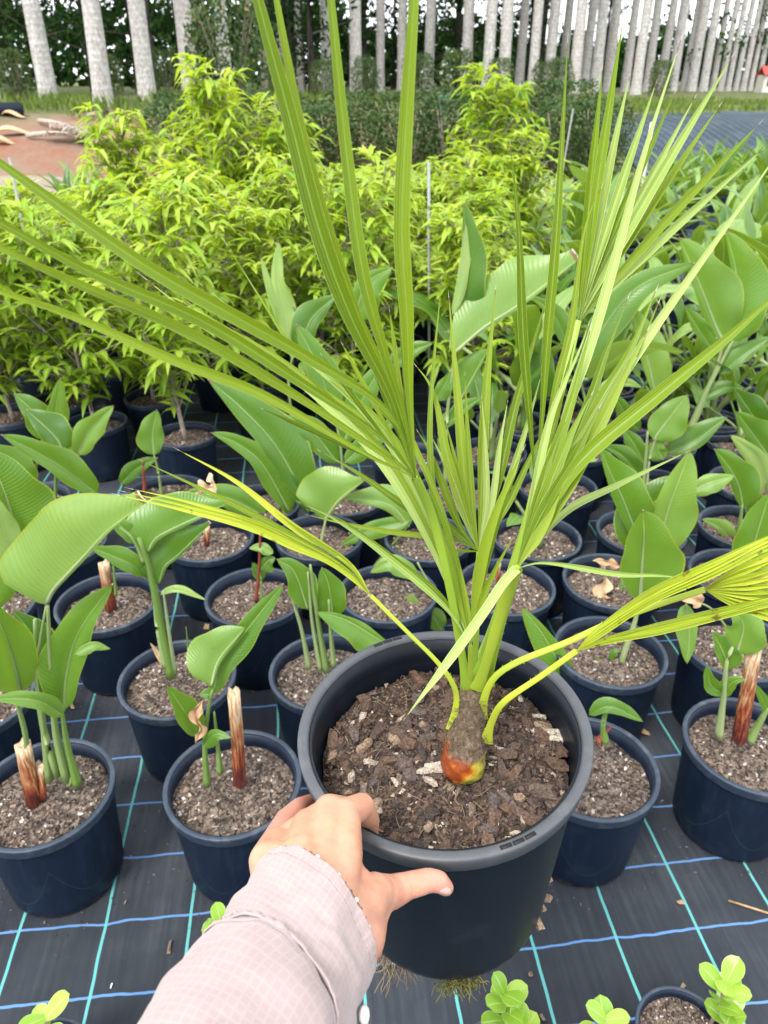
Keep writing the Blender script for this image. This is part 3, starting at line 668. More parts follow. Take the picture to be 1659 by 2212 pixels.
# ---------------------------------------------------------------- bird-of-paradise plants
def bprof(u): return max(0., math.sin(math.pi * min(1, u ** .72))) ** .78 if 0 < u < 1 else 0.
def stalk(mb, pts, r0, r1, t=.5, n=8):
    sp = spline(pts, 14); mb.tube(sp, [lerp(r0, r1, i / 14) * (1 + .35 * max(0, 1 - i / 5)) * (1 if i < 11 else lerp(1, .72, (i - 10) / 4)) for i in range(15)], n, t, flat=.62)
class Plant:
    def __init__(s, pot, label, name='bird_of_paradise_plant', yoff=0.):
        s.p = pots[pot]; s.y = s.p.y + yoff; s.e = empty(name, s.p + V((0, 0, SOILZ))); s.inv = s.e.location.copy(); s.d = depth_of(s.p + V((0, 0, .45))); s.k = 0
        tag(s.e, label, 'potted plant', 'bird-of-paradise plants in pots')
    def at(s, cf, x, y, dy): 
        px, py = cf(x, y); return on_y(px, py, s.y + dy) - s.inv
    def pts(s, cf, pp, d0, d1): return [s.at(cf, x, y, lerp(d0, d1, i / max(1, len(pp) - 1))) for i, (x, y) in enumerate(pp)]
    def leaf(s, cf, pp, wl, wr, t=.5, d0=0., d1=0., fold=.3, wave=.12, tilt=(0, 0, 0), m='bird', name='leaf', prof=bprof):
        sp = spline(s.pts(cf, pp, d0, d1), 18); k = s.d / F; s.k += 1; t = min(1, max(0, .46 + (t - .48) * 1.5))
        mb = MB(); g = V(tilt)
        k2 = k * 1.08 / math.cos(fold + .15); blade(mb, sp, wl * k2, wr * k2, lambda p: (to_cam(p + s.inv) + g), prof, fold + .22, wave, t=t, cols=4, seed=s.k * 3.1, bow=.42)
        o = mb.build(name, M[m], s.e)
        if m == 'bird':          # raised midrib on the under side
            rb = MB(); rb.tube([p - to_cam(p + s.inv) * .0012 for p in sp[:15]], [max(1.2, .048 * (wl + wr)) * k * (1 - .85 * i / 14) for i in range(15)], 6, min(1, t + .35)); rb.build('midrib', M['bird_stalk'], o)
        return o
    def stem(s, cf, pp, w0, w1, t=.5, d0=0., d1=0., m='bird_stalk', name='stalk'):
        mb = MB(); k = s.d / F / 2; stalk(mb, s.pts(cf, pp, d0, d1), w0 * k, w1 * k, t); return mb.build(name, M[m], s.e)
    def stump(s, cf, pp, w, name='cut_stalk'):
        mb = MB(); k = s.d / F / 2 * w; sp = spline(s.pts(cf, pp, 0, 0), 6); s.k += 1; rr = random.Random(s.k + int(s.p.x * 100)); n = 11; rows = []
        irr = [rr.uniform(.82, 1.12) for _ in range(n)]
        for i, p in enumerate(sp):
            tg = (sp[-1] - sp[0]).normalized(); a1 = tg.orthogonal().normalized(); a2 = tg.cross(a1)
            rows.append([p + (a1 * math.cos(6.283 * j / n) + a2 * math.sin(6.283 * j / n)) * k * irr[j] * (1.06 - .02 * i) + tg * (k * .9 * (irr[j] - 1) * 3 if i == 6 else 0) for j in range(n)])
        rows.append([sp[-1] + (sp[-2] - sp[-1]).normalized() * k * .5 + (V(q) - sp[-1]) * .35 for q in rows[-1]]); rows.append([sp[-1] + (sp[-2] - sp[-1]).normalized() * k * .6] * n)
        mb.grid(rows, closed=True); o = mb.build(name, M['stump'], s.e); return o
def wide(u): return min(1, (u + .012) / .10) ** .6 * (1 - .86 * sstep(.50, 1.0, u))
pl = Plant('A', 'large bird-of-paradise plant with one broad arched leaf, in the front left pot', yoff=.0)
pl.stem(q7, [(120, 270), (110, 80), (60, -100)], 20, 12, .75); pl.stem(q7, [(215, 270), (190, 60), (165, -180), (150, -420)], 22, 14, .7)
pl.stem(q7, [(290, 270), (240, 60), (220, -200), (205, -500)], 24, 12, .6); pl.stem(q7, [(335, 290), (290, 120), (262, -60)], 24, 12, .55)
pl.stem(q7, [(300, 285), (318, 240), (300, 180)], 18, 6, .8, name='shoot')
pl.leaf(cB, [(335, 1400), (380, 1300), (470, 1200), (620, 1040), (790, 860), (1060, 660)], 104, 5, .62, 0, -.05, .15, .03, prof=lambda u: min(1, (u + .012) / .10) ** .6 * (1 - .78 * sstep(.55, 1.0, u)))
pl.stem(q7, [(250, 250), (190, 60), (165, -100), (165, -260), (200, -480)], 20, 11, .75)
pl.leaf(q5, [(275, 1080), (285, 930), (340, 740), (490, 528)], 52, 30, .45, 0, .03, .5)
pl.leaf(q5, [(90, 1000), (40, 800), (-50, 600)], 55, 45, .5, 0, -.08, .3)
pl.leaf(q5, [(180, 980), (160, 790), (50, 640)], 15, 42, .3, .02, .04, .4)
pl.leaf(q5, [(275, 1100), (150, 1035), (-60, 1030)], 16, 20, .55, -.02, -.08, .5)
pl.leaf(q5, [(325, 835), (400, 795), (478, 812)], 7, 14, .6, 0, .02, .3)
pl.stump(q7, [(150, 375), (125, 250), (98, 118)], 33); pl.stump(q7, [(188, 350), (186, 290), (180, 212)], 15)
pl = Plant('I', 'bird-of-paradise plant with long overlapping leaves at the left edge, behind the arched leaf')
pl.stem(q5, [(-60, 1000), (-20, 700), (40, 400)], 22, 14, .7)
pl.leaf(cB, [(160, 1000), (60, 680), (-90, 280)], 30, 78, .42, 0, .0, .3); pl.leaf(cB, [(100, 1100), (10, 800), (-60, 600)], 30, 26, .85, -.03, -.03)
pl.leaf(q5, [(-40, 640), (10, 380), (30, 260)], 18, 40, .55, -.03, 0)
pl = Plant('Q', 'bird-of-paradise plant leaning left with a long folded leaf over the left pots')
pl.stem(cB, [(430, 1000), (560, 800), (700, 610)], 16, 10, .7); pl.leaf(cB, [(700, 610), (480, 440), (250, 300), (5, 180)], 22, 36, .45, 0, -.1, .45)
pl.stem(cB, [(420, 1000), (400, 600), (420, 260)], 14, 9, .6)
pl.leaf(cB, [(450, 300), (400, 200), (190, 0)], 22, 40, .35, 0, .02, .3); pl.leaf(cB, [(560, 330), (640, 160), (820, -30)], 26, 24, .55, 0, .02, .5)
pl.leaf(q5, [(310, 470), (500, 440), (560, 460)], 18, 22, .3, .03, .05)
pl = Plant('E', 'bird-of-paradise plant with thick pale stalk and two broad dark leaves, in the second row')
pl.stem(q5, [(742, 925), (700, 720), (645, 460), (600, 330)], 30, 20, .6); pl.stem(q5, [(720, 880), (680, 700), (665, 520)], 26, 12, .75); pl.stem(q5, [(752, 915), (735, 780), (705, 560)], 16, 8, .9)
pl.leaf(cB, [(1070, 1020), (1120, 930), (1260, 850), (1460, 760), (1645, 670)], 68, 6, .45, 0, .04, .2, prof=wide); pl.leaf(cB, [(1145, 1250), (1185, 1130), (1290, 1040), (1520, 815)], 50, 5, .35, 0, .03, .25, prof=wide)
pl.leaf(cB, [(1030, 1200), (930, 1110), (640, 985)], 16, 26, .45, 0, -.03, .4); pl.leaf(cB, [(1155, 1330), (1280, 1300), (1482, 1372)], 11, 5, .75, 0, 0)
pl.stem(cB, [(1040, 1090), (960, 930), (840, 830)], 16, 9, .7); pl.leaf(cB, [(985, 960), (900, 870), (780, 760)], 14, 20, .5)
pl.stem(q5, [(822, 920), (812, 810), (804, 718)], 10, 3, .6, name='shoot'); pl.leaf(q5, [(735, 925), (690, 850), (648, 785)], 6, 8, .5, m='dry_leaf', name='dry_leaf')
pl = Plant('B', 'young bird-of-paradise plant with brown curled leaf beside a tall cut stump')
pl.stem(q7, [(895, 290), (885, 120), (905, -60), (920, -120)], 22, 12, .6); pl.stem(q7, [(950, 235), (940, 120), (925, -20)], 20, 10, .5)
pl.leaf(q5, [(918, 1010), (960, 870), (1060, 740), (1226, 528)], 26, 30, .45, 0, .05, .45); pl.leaf(q5, [(912, 970), (945, 860), (1060, 720)], 62, 6, .62, -.02, .02, .2)
pl.leaf(q5, [(850, 1190), (800, 1090), (722, 972)], 20, 32, .40, -.01, -.04, .3); pl.leaf(q7, [(880, 130), (930, 75), (1000, 90)], 12, 18, .45, -.02, -.04)
pl.leaf(q5, [(915, 1020), (900, 1010), (860, 1010)], 10, 12, .3); pl.leaf(q5, [(880, 1030), (845, 1080), (865, 1160), (845, 1225)], 11, 9, .5, -.02, -.03, .9, .5, m='dry_leaf', name='dry_leaf')
pl.stump(q7, [(1035, 290), (1025, 100), (1008, -110)], 28)
pl = Plant('F', 'bird-of-paradise plant with grey-green stalks just left of the held pot')
pl.stem(q5, [(1335, 890), (1300, 720), (1250, 560)], 18, 9, .9); pl.stem(q5, [(1385, 900), (1350, 700), (1330, 480)], 18, 9, .8); pl.stem(q5, [(1410, 905), (1375, 700), (1340, 450)], 22, 12, .6); pl.stem(q5, [(1440, 880), (1430, 760), (1420, 600)], 18, 10, .8)
pl.leaf(q5, [(1680, 800), (1500, 690), (1365, 652)], 42, 12, .45, 0, -.02, .4); pl.leaf(q5, [(1330, 640), (1270, 480), (1195, 425)], 26, 36, .5, 0, 0, .4); pl.leaf(q5, [(1440, 680), (1420, 540), (1390, 460)], 34, 34, .42, .02, .02)
pl = Plant('K', 'small red-stemmed plant with two little leaves in the third row')
pl.stem(q5, [(1108, 605), (1112, 540), (1120, 460), (1125, 280)], 12, 8, .5, m='redstem'); pl.leaf(q5, [(1180, 400), (1130, 370), (1076, 378)], 14, 9, .7); pl.leaf(q5, [(1125, 470), (1160, 430), (1190, 420)], 14, 22, .4)
pl.stem(q5, [(1130, 600), (1128, 520), (1120, 470)], 9, 6, .6); pl.leaf(q5, [(1128, 520), (1105, 470), (1090, 440)], 10, 16, .35)
pl = Plant('J', 'bird-of-paradise remnant, an amber cut stump, in the third row at left')
pl.stump(q5, [(478, 640), (462, 540), (445, 440)], 26); pl.stem(q5, [(500, 580), (492, 480), (480, 420)], 10, 6, .45)
pl = Plant('Pp', 'brown cut stalk in the fourth-row pot behind the yellow frond', name='cut_stalk_plant')
pl.stump(q5, [(893, 365), (893, 320), (895, 285)], 12); pl.leaf(q5, [(830, 150), (880, 130), (920, 100), (905, 50)], 16, 12, .5, .05, .1, .8, .6, m='dry_leaf', name='dry_leaf')
pl = Plant('Wd', 'small bird-of-paradise plant with one upright leaf and a red stem, fifth row left')
pl.stem(q5, [(625, 130), (622, 60), (618, 0)], 12, 9, .5, m='redstem'); pl.stem(cB, [(1165, 620), (1140, 450), (1110, 330)], 10, 7, .6)
pl.leaf(cB, [(1110, 330), (1100, 180), (1130, 0)], 32, 22, .5, 0, .03, .3); pl.leaf(cB, [(870, 540), (980, 430), (1140, 345)], 20, 14, .45)
pl = Plant('X', 'large bird-of-paradise plant left of the palm with two long dark leaves')
pl.stem(c5, [(1010, 1640), (1090, 1400), (1120, 1300)], 18, 12, .8); pl.stem(c5, [(1090, 1640), (1000, 1400), (920, 1200)], 18, 12, .6)
pl.leaf(c5, [(1070, 1260), (930, 1010), (770, 830), (605, 688)], 30, 62, .33, 0, .05, .35); pl.leaf(c5, [(990, 1310), (860, 1085), (740, 985), (618, 935)], 22, 34, .45, 0, -.02, .4)
pl.leaf(c5, [(880, 1330), (700, 1240), (500, 1210)], 22, 30, .5, -.02, -.05); pl.leaf(c5, [(1080, 1310), (960, 1140), (830, 1100)], 14, 26, .35)
pl = Plant('Xm', 'bird-of-paradise plant whose round-backed grey-green leaf arches behind the palm')
pl.stem(c3, [(60, 1000), (80, 800), (110, 640)], 14, 10, .85); pl.leaf(c3, [(105, 650), (190, 530), (340, 415)], 82, 5, .58, 0, -.03, .15, prof=wide)
pl.leaf(c3, [(600, 690), (480, 560), (220, 520)], 14, 40, .62, 0, .02, .2); pl.leaf(c3, [(600, 660), (400, 700), (190, 800)], 22, 18, .40); pl.stem(c3, [(330, 1000), (480, 820), (590, 690)], 9, 7, .6)
pl.stem(c3, [(700, 1000), (640, 880), (520, 800)], 10, 7, .8)
pl = Plant('L', 'small plant with drooping leaves in the pot just behind the held palm')
pl.leaf(c3, [(690, 1300), (640, 1180), (600, 1080)], 24, 22, .75); pl.leaf(c3, [(790, 1300), (740, 1220), (660, 1180)], 20, 24, .5); pl.leaf(c3, [(650, 980), (500, 900), (370, 960)], 24, 18, .55); pl.stem(c3, [(700, 1330), (740, 1100), (650, 900)], 12, 8, .8)
# right-hand side
pl = Plant('G', 'bird-of-paradise plant with bright broad leaf and pale stalk, right of the held pot')
pl.stem(c6, [(650, 1330), (720, 1100), (790, 900), (830, 730)], 26, 12, .9)
pl.leaf(c6, [(830, 740), (850, 420), (855, 300), (848, 150)], 42, 78, .58, 0, -.03, .2, tilt=(0, 0, .3)); pl.leaf(c6, [(440, 1500), (330, 1200), (200, 960), (55, 775)], 46, 24, .45, -.03, .0, .3)
pl.leaf(c6, [(500, 1330), (530, 1200), (560, 1100)], 10, 14, .5); pl.stem(c6, [(590, 1430), (605, 1330), (625, 1190)], 16, 3, .8, name='shoot'); pl.leaf(c6, [(630, 1130), (660, 1070), (710, 1060)], 6, 10, .4)
pl = Plant('C', 'young plant with one low dark leaf in the pot right of the held pot')
pl.stem(c6, [(600, 1640), (590, 1540), (620, 1440)], 24, 12, .6); pl.leaf(c6, [(500, 1480), (640, 1430), (850, 1525)], 20, 12, .35, 0, -.02, .4); pl.stem(c6, [(560, 1650), (600, 1600), (650, 1550)], 18, 5, .2, m='redstem', name='shoot')
pl = Plant('N', 'bird-of-paradise plant with brown shrivelled leaf and two big upright leaves')
pl.stem(c6, [(680, 830), (720, 560), (760, 400)], 18, 12, .6)
pl.leaf(cC, [(640, 1570), (740, 1150), (850, 850), (937, 612)], 30, 56, .55, 0, 0, .25); pl.leaf(cC, [(400, 1540), (480, 1250), (700, 1020), (980, 890)], 52, 14, .36, .04, .05, .3)
pl.leaf(cC, [(950, 1000), (1100, 920), (1348, 850)], 18, 24, .55, .05, .05, .3); pl.leaf(cC, [(480, 1490), (330, 1100), (190, 800), (105, 580)], 18, 56, .52, .02, .04, .3)
pl.leaf(c6, [(610, 590), (590, 680), (630, 760), (600, 870)], 16, 14, .5, -.02, -.05, .9, .5, m='dry_leaf', name='dry_leaf'); pl.leaf(c6, [(700, 520), (600, 490), (520, 480)], 9, 9, .6, -.03, -.05, .6, .4, m='dry_leaf', name='dry_leaf')
pl.stem(c6, [(655, 850), (660, 700), (665, 600)], 8, 5, .3, m='redstem')
pl = Plant('D', 'bird-of-paradise plant with red-amber stump and small curled leaves, front right pot')
pl.stem(c6, [(1340, 1620), (1370, 1380), (1390, 1150), (1430, 1040)], 22, 12, .9); pl.stump(c6, [(1470, 1640), (1520, 1350), (1570, 1040)], 30); pl.stem(c6, [(1540, 1640), (1600, 1540), (1659, 1430)], 24, 14, .6)
pl.leaf(c6, [(1370, 1350), (1290, 1290), (1260, 1160)], 14, 18, .35, 0, 0, .5); pl.leaf(c6, [(1370, 1360), (1430, 1270), (1515, 1250)], 18, 12, .5, 0, -.02, .4)
pl.leaf(c6, [(1400, 1190), (1370, 1080), (1300, 940)], 14, 34, .35, 0, .02, .4); pl.leaf(c6, [(1460, 1080), (1500, 900), (1420, 800)], 34, 44, .55, 0, 0, .3); pl.leaf(c6, [(1560, 1050), (1590, 960), (1540, 880)], 8, 16, .5); pl.leaf(c6, [(1659, 1480), (1620, 1380), (1570, 1280)], 8, 14, .4)
pl = Plant('Hh', 'drooping yellow-green leaf with brown tip over the second-row pot at right')
pl.leaf(c6, [(1130, 760), (1150, 950), (1135, 1150)], 16, 26, .62, -.05, -.1, .3); pl.leaf(c6, [(1230, 760), (1160, 730), (1100, 740)], 14, 18, .5, -.06, -.08, .6, m='dry_leaf', name='dry_leaf'); pl.stem(c6, [(1420, 960), (1300, 800), (1180, 740)], 9, 6, .6)
pl = Plant('O', 'bird-of-paradise plant with tall pale-ribbed leaf at the right edge')
pl.leaf(cC, [(1460, 1760), (1560, 1380), (1680, 1000)], 40, 44, .5, 0, .02, .25); pl.stem(cC, [(1480, 2050), (1460, 1900), (1470, 1720)], 14, 10, .7)
pl = Plant('T', 'bird-of-paradise plant with arching dark leaf and small yellowing leaf, right side')
pl.stem(cC, [(1340, 1560), (1390, 1350), (1420, 1120)], 18, 10, .6); pl.leaf(cC, [(1430, 1150), (1390, 950), (1290, 760), (1160, 600)], 14, 44, .42, 0, .02, .3); pl.leaf(cC, [(1340, 1480), (1210, 1330), (1045, 1252)], 8, 22, .68, 0, -.03, .3)
pl.leaf(cC, [(1500, 1300), (1560, 1100), (1500, 950)], 20, 20, .42, .02, .04); pl.leaf(cC, [(1430, 1400), (1470, 1300), (1480, 1250)], 6, 6, .6, m='dry_leaf', name='dry_leaf')
pl = Plant('Vv', 'bird-of-paradise plant with pale leaf backs at the right edge, fifth row')
pl.leaf(cC, [(1670, 1080), (1570, 720), (1420, 560), (1305, 470)], 24, 22, .9, 0, -.02, .25); pl.leaf(cC, [(1670, 680), (1500, 440), (1365, 255)], 16, 40, .55, 0, 0, .3); pl.leaf(cC, [(1620, 430), (1460, 210), (1340, 30)], 14, 34, .30, .03, .04, .3)
pl.stem(cC, [(1600, 1250), (1640, 1000), (1650, 700)], 14, 9, .6)
pl = Plant('Yd', 'tall bird-of-paradise plant with slim upright stalk right of the palm')
pl.stem(cC, [(480, 1080), (515, 800), (545, 440)], 14, 9, .8); pl.stem(cC, [(530, 1000), (560, 700), (620, 500)], 10, 7, .9)
pl.leaf(cC, [(600, 520), (690, 390), (910, 100)], 32, 40, .58, 0, 0, .15); pl.leaf(cC, [(715, 650), (980, 530), (1278, 305)], 36, 16, .34, .02, .02, .25); pl.leaf(cC, [(480, 860), (300, 660), (115, 565)], 10, 24, .3)
pl.leaf(cC, [(520, 760), (420, 560), (310, 400)], 20, 20, .38, 0, .02); pl.leaf(cC, [(690, 700), (640, 600), (690, 500)], 22, 16, .52)
pl = Plant('Yh', 'tall leaning bird-of-paradise plant with long diagonal stalk and great upright leaves')
pl.stem(cA, [(1190, 1200), (1290, 960), (1370, 800), (1450, 650)], 20, 10, .85); pl.stem(cA, [(1230, 1120), (1340, 850), (1400, 650)], 14, 8, .7)
pl.leaf(cA, [(1400, 660), (1350, 560), (1260, 330), (1135, 40)], 14, 66, .50, 0, .05, .2); pl.leaf(cA, [(1440, 660), (1470, 470), (1470, 250), (1410, 0)], 10, 60, .55, 0, .05, .2)
pl.leaf(cA, [(1385, 850), (1500, 745), (1680, 625)], 24, 14, .40); pl.leaf(cA, [(1250, 1000), (1400, 930), (1520, 930)], 18, 12, .36); pl.leaf(cA, [(1330, 700), (1260, 600), (1170, 450)], 10, 22, .35, .02, .03)
pl = Plant('Yb', 'bird-of-paradise plant with one very broad pale leaf spread behind the palm')
pl.stem(c4, [(60, 1500), (70, 1100), (115, 720)], 14, 10, .8); pl.leaf(c4, [(110, 725), (290, 570), (490, 440), (850, 165)], 82, 6, .60, 0, .06, .12, prof=lambda u: min(1, (u + .03) / .34) ** .7 * (1 - .72 * sstep(.6, 1.0, u))); pl.leaf(c4, [(145, 1000), (225, 860), (312, 700)], 46, 5, .50, .02, .03, .15)
pl.leaf(c4, [(170, 560), (170, 320), (178, 60), (170, -170)], 10, 44, .35, .06, .08, .35); pl.leaf(c4, [(100, 500), (160, 200), (180, -120)], 6, 16, .98, .05, .08, .35)
pl.stem(c4, [(60, 1400), (20, 1200), (130, 1000)], 10, 7, .6); pl.leaf(c4, [(0, 1000), (60, 900), (90, 830)], 14, 20, .4); pl.leaf(c4, [(30, 1180), (180, 1050), (280, 980)], 22, 8, .4)
pl = Plant('Yg', 'bird-of-paradise plant with dark spreading leaves seen between the palm fronds')
pl.stem(c4, [(760, 1300), (800, 1000), (860, 800)], 12, 8, .6); pl.leaf(c4, [(870, 810), (1000, 560), (1200, 330), (1530, 190)], 30, 34, .38, 0, .06, .3); pl.leaf(c4, [(800, 720), (690, 490), (555, 388)], 12, 24, .40, 0, .03, .3)
pl.leaf(c4, [(1300, 980), (1250, 760), (1145, 435)], 12, 44, .66, .04, .05, .2); pl.leaf(c4, [(640, 1000), (620, 800), (640, 620)], 30, 30, .32, .03, .03); pl.leaf(c4, [(960, 700), (1100, 500), (1130, 380)], 20, 30, .34, .03, .05)
pl.leaf(c4, [(1200, 1180), (1120, 1080), (1050, 960)], 14, 20, .42); pl.leaf(c4, [(950, 940), (1100, 900), (1220, 925)], 14, 8, .7)
pl = Plant('Ye', 'bird-of-paradise plant with tall narrow pale leaf left of the palm, sixth row')
pl.leaf(c5, [(1000, 600), (970, 420), (930, 220), (930, 40)], 16, 22, .92, 0, .05, .3, .4); pl.leaf(c5, [(960, 460), (900, 300), (850, 120)], 8, 12, .9, .02, .05); pl.leaf(c5, [(1050, 560), (1010, 420), (970, 330)], 12, 22, .35, .03, .03)
pl.leaf(c5, [(1040, 560), (1080, 420), (1200, 300)], 34, 20, .42, 0, .05, .3); pl.stem(c5, [(1000, 900), (980, 700), (1000, 580)], 10, 8, .7); pl.leaf(c5, [(1280, 420), (1340, 250), (1460, 170)], 20, 40, .50, .1, .12, .3)
pl.leaf(c5, [(1290, 830), (1220, 700), (1160, 640)], 20, 26, .28, .04, .04); pl.leaf(c5, [(1440, 640), (1550, 560), (1650, 520)], 20, 16, .36, .04, .04); pl.leaf(c5, [(1060, 700), (1100, 590), (1090, 540)], 24, 24, .7)
pl = Plant('Zz', 'bird-of-paradise plant with paired leaves before the shrub pots at far left')
pl.stem(FULL, [(60, 1085), (80, 1000), (95, 930)], 12, 8, .6); pl.leaf(FULL, [(95, 950), (70, 890), (30, 850)], 22, 34, .4); pl.leaf(FULL, [(105, 960), (120, 890), (130, 815)], 18, 26, .62); pl.leaf(FULL, [(60, 1060), (20, 1000), (-30, 960)], 26, 40, .5, -.05, -.08)
pl.leaf(FULL, [(110, 1000), (170, 960), (230, 930)], 26, 22, .38)
pl = Plant('Ya', 'bird-of-paradise plant with overlapping leaves just left of the palm stalks')
pl.stem(FULL, [(745, 1070), (735, 960), (720, 880)], 13, 9, .7); pl.leaf(FULL, [(720, 900), (690, 800), (640, 700)], 28, 36, .45, 0, .04); pl.leaf(FULL, [(740, 960), (790, 850), (840, 770)], 30, 26, .5, 0, .04); pl.leaf(FULL, [(730, 1000), (670, 930), (600, 900)], 26, 30, .36, 0, 0); pl.leaf(FULL, [(745, 1000), (800, 950), (860, 900)], 22, 24, .55, -.02, 0)
done = {'Zz', 'Ya', 'A', 'I', 'Q', 'E', 'B', 'F', 'K', 'J', 'Pp', 'Wd', 'X', 'Xm', 'L', 'G', 'C', 'N', 'D', 'Hh', 'O', 'T', 'Vv', 'Yd', 'Yh', 'Yb', 'Yg', 'Ye'}
# generic plants for the pots behind, built from six prototypes
def bird_proto(seed, n, hgt):
    r_ = random.Random(seed); out = []
    for k in range(n):
        az = k * 2.4 + r_.uniform(-.4, .4); el = r_.uniform(.75, 1.35); d = V((math.cos(az) * math.cos(el), math.sin(az) * math.cos(el), math.sin(el)))
        hp = hgt * r_.uniform(.4, .75); b0 = V((math.cos(az), math.sin(az), 0)) * .015; top = b0 + d * hp
        out_ = V((math.cos(az), math.sin(az), 0)); ln = hgt * r_.uniform(.5, .8)
        mb = MB(); mb.tube(spline([b0, b0 + V((0, 0, hp * .4)) + out_ * hp * .04, top], 8), [lerp(.011, .0055, i / 8) for i in range(9)], 7, r_.uniform(.5, .9), flat=.8)
        st = mb.mesh('stalk'); st.materials.append(M['bird_stalk'])
        mid = top + d * ln * .5 + out_ * ln * .08; tip = top + d * ln * .8 + out_ * ln * r_.uniform(.15, .5) + V((0, 0, -ln * r_.uniform(0, .25)))
        mb = MB(); nrm = (V((0, 0, 1)) - out_ * 1.2 + rv(r_) * .5).normalized(); wd = ln * r_.uniform(.15, .22)
        blade(mb, spline([top, mid, tip], 16), wd, wd * r_.uniform(.7, 1), nrm, bprof, r_.uniform(.35, .75), .14, r_.uniform(-.5, .5), r_.uniform(.2, .75), 4, seed + k, bow=.42)
        lf = mb.mesh('leaf'); lf.materials.append(M['bird']); out.append((st, lf))
    return out
PROTO = [bird_proto(s, 4 + s % 3, .34 + .05 * (s % 4)) for s in range(7)]
i_ = 0
def put_bird(key, label, s=1., group='bird-of-paradise plants in pots'):
    global i_
    e = empty('bird_of_paradise_plant', pots[key] + V((0, 0, SOILZ)), rnd.uniform(0, 6.28)); e.scale = (s,) * 3
    for st, lf in PROTO[i_ % 7]: a = linked('stalk', st, e); linked('leaf', lf, e)
    i_ += 1; tag(e, label, 'potted plant', group)
for r, row in enumerate(rows_px):
    for c, (k, px, py) in enumerate(row):
        if k in done or k in ('Mm', 'S', 'U', 'Q0', 'Yv'): continue
        put_bird(k, f'bird-of-paradise plant standing {ordinal(c)} from left in the {RN[r]} pot row', rnd.uniform(.75, 1.05))
for r, c, p in back:
    put_bird(('back', r, c), f'broad-leaved plant in back row {["one","two","three","four","five","six","seven"][r]} at right, {ordinal(c)} from left', rnd.uniform(1.1, 1.6), 'broad-leaved plants at the back right')
for k in ('Mm', 'S', 'U'):
    pl = Plant(k, {'Mm': 'thin brown cut stem in the pot directly behind the palm', 'S': 'short brown stem in the fourth-row pot beside the tall leaves', 'U': 'low sprouting stem in the fifth-row pot right of the palm'}[k], name='cut_stalk_plant')
    px, py = {'Mm': (1075, 1262), 'S': (1372, 1150), 'U': (1196, 1045)}[k]; pl.stump(FULL, [(px, py), (px + 1, py - 22), (px + 3, py - 46)], 9)
# ---------------------------------------------------------------- lime shrubs in pots
def lance(mb, c, d, nrm, l, wd, t, droop):
    """narrow drooping leaf: folded, three cross sections"""
    s = d.cross(nrm)
    if s.length < 1e-3: s = d.orthogonal()
    s.normalize(); n = s.cross(d).normalized(); rows = []; uvs = []
    for u, w_ in ((0, .12), (.3, 1.), (.65, .75), (1, .02)):
        p = c + d * l * u + V((0, 0, -1)) * droop * l * u * u
        rows.append([p - s * wd * w_ + n * wd * w_ * .35, p, p + s * wd * w_ + n * wd * w_ * .35]); uvs.append([(0, u), (.5, u), (1, u)])
    mb.grid(rows, uvs, t)
def lime_shrub(seed, hgt):
    r_ = random.Random(seed); lf = MB(); tr = MB()
    stems = [[V((0, 0, 0)), V((r_.uniform(-.03, .03), r_.uniform(-.03, .03), hgt * .4)), V((r_.uniform(-.07, .07), r_.uniform(-.07, .07), hgt * .95))]]
    sp0 = spline(stems[0], 20); tr.tube(sp0, [.011 * (1 - .75 * i / 20) for i in range(21)], 7)
    tips = []
    for k in range(40):
        u = .10 + .88 * ((k + r_.random()) / 40) ** .85; b = sp0[int(u * 20)]; az = k * 2.4 + r_.uniform(-.5, .5)
        ln = hgt * (.10 + .24 * math.sin(math.pi * min(1, .12 + u * .8))) * r_.uniform(.7, 1.15); el = r_.uniform(.35, 1.1)
        d = V((math.cos(az) * math.cos(el), math.sin(az) * math.cos(el), math.sin(el)))
        e = b + d * ln; mid = b + d * ln * .5 + V((0, 0, .02)); tr.tube([b, mid, e], [.0045, .003, .0018], 5)
        tips += [(e, d), (mid, d), (b.lerp(mid, .6), d)]
        for q in range(2):
            d2 = (d + rv(r_) * .7).normalized(); e2 = mid + d2 * ln * .5; tr.tube([mid, e2], [.0025, .0014], 4); tips.append((e2, d2))
    tips.append((sp0[-1], V((0, 0, 1))))
    for e, d in tips:
        young = r_.random(); top = e.z / hgt
        for q in range(r_.randint(3, 7)):
            az = r_.uniform(0, 6.283); o = V((math.cos(az), math.sin(az), r_.uniform(-.35, .5)))
            dd = (o + d * .45).normalized(); t_ = .20 + .46 * young + .22 * top + r_.uniform(-.18, .18)
            c = e - d * r_.uniform(0, .05)
            lance(lf, c, dd, V((0, 0, 1)) + rv(r_) * .3, r_.uniform(.060, .125), r_.uniform(.0105, .0175), min(1, max(0, t_)), r_.uniform(.1, .8))
    a = lf.mesh('crown'); a.materials.append(M['shrub']); b = tr.mesh('trunk'); b.materials.append(M['bark_twig']); return a, b
LS = [lime_shrub(s, 1.0) for s in range(5)]
shr = [   # pot x pixel, y pixel of the rim, shrub height
    (25, 893, .92), (205, 905, .86), (398, 930, .98), (-150, 880, .92),
]
lay = []
for px, py, h_ in shr:
    p = on_z(px, py, .255); lay.append((p.x, p.y, h_))
r_ = random.Random(31)
for r in range(6):
    y = 3.25 + r * .46; x0 = -1.95 - r * .22; x1 = .30 + .10 * r
    n = int((x1 - x0) / .40)
    for k in range(n + 1):
        lay.append((x0 + (x1 - x0) * k / n + r_.uniform(-.06, .06), y + r_.uniform(-.06, .06), r_.uniform(.84, 1.10) * (.95 - .035 * r) * (1.04 if x0 + (x1 - x0) * k / n > -.75 else 1) * (.84 if x0 + (x1 - x0) * k / n < -1.3 - .12 * r else 1)))
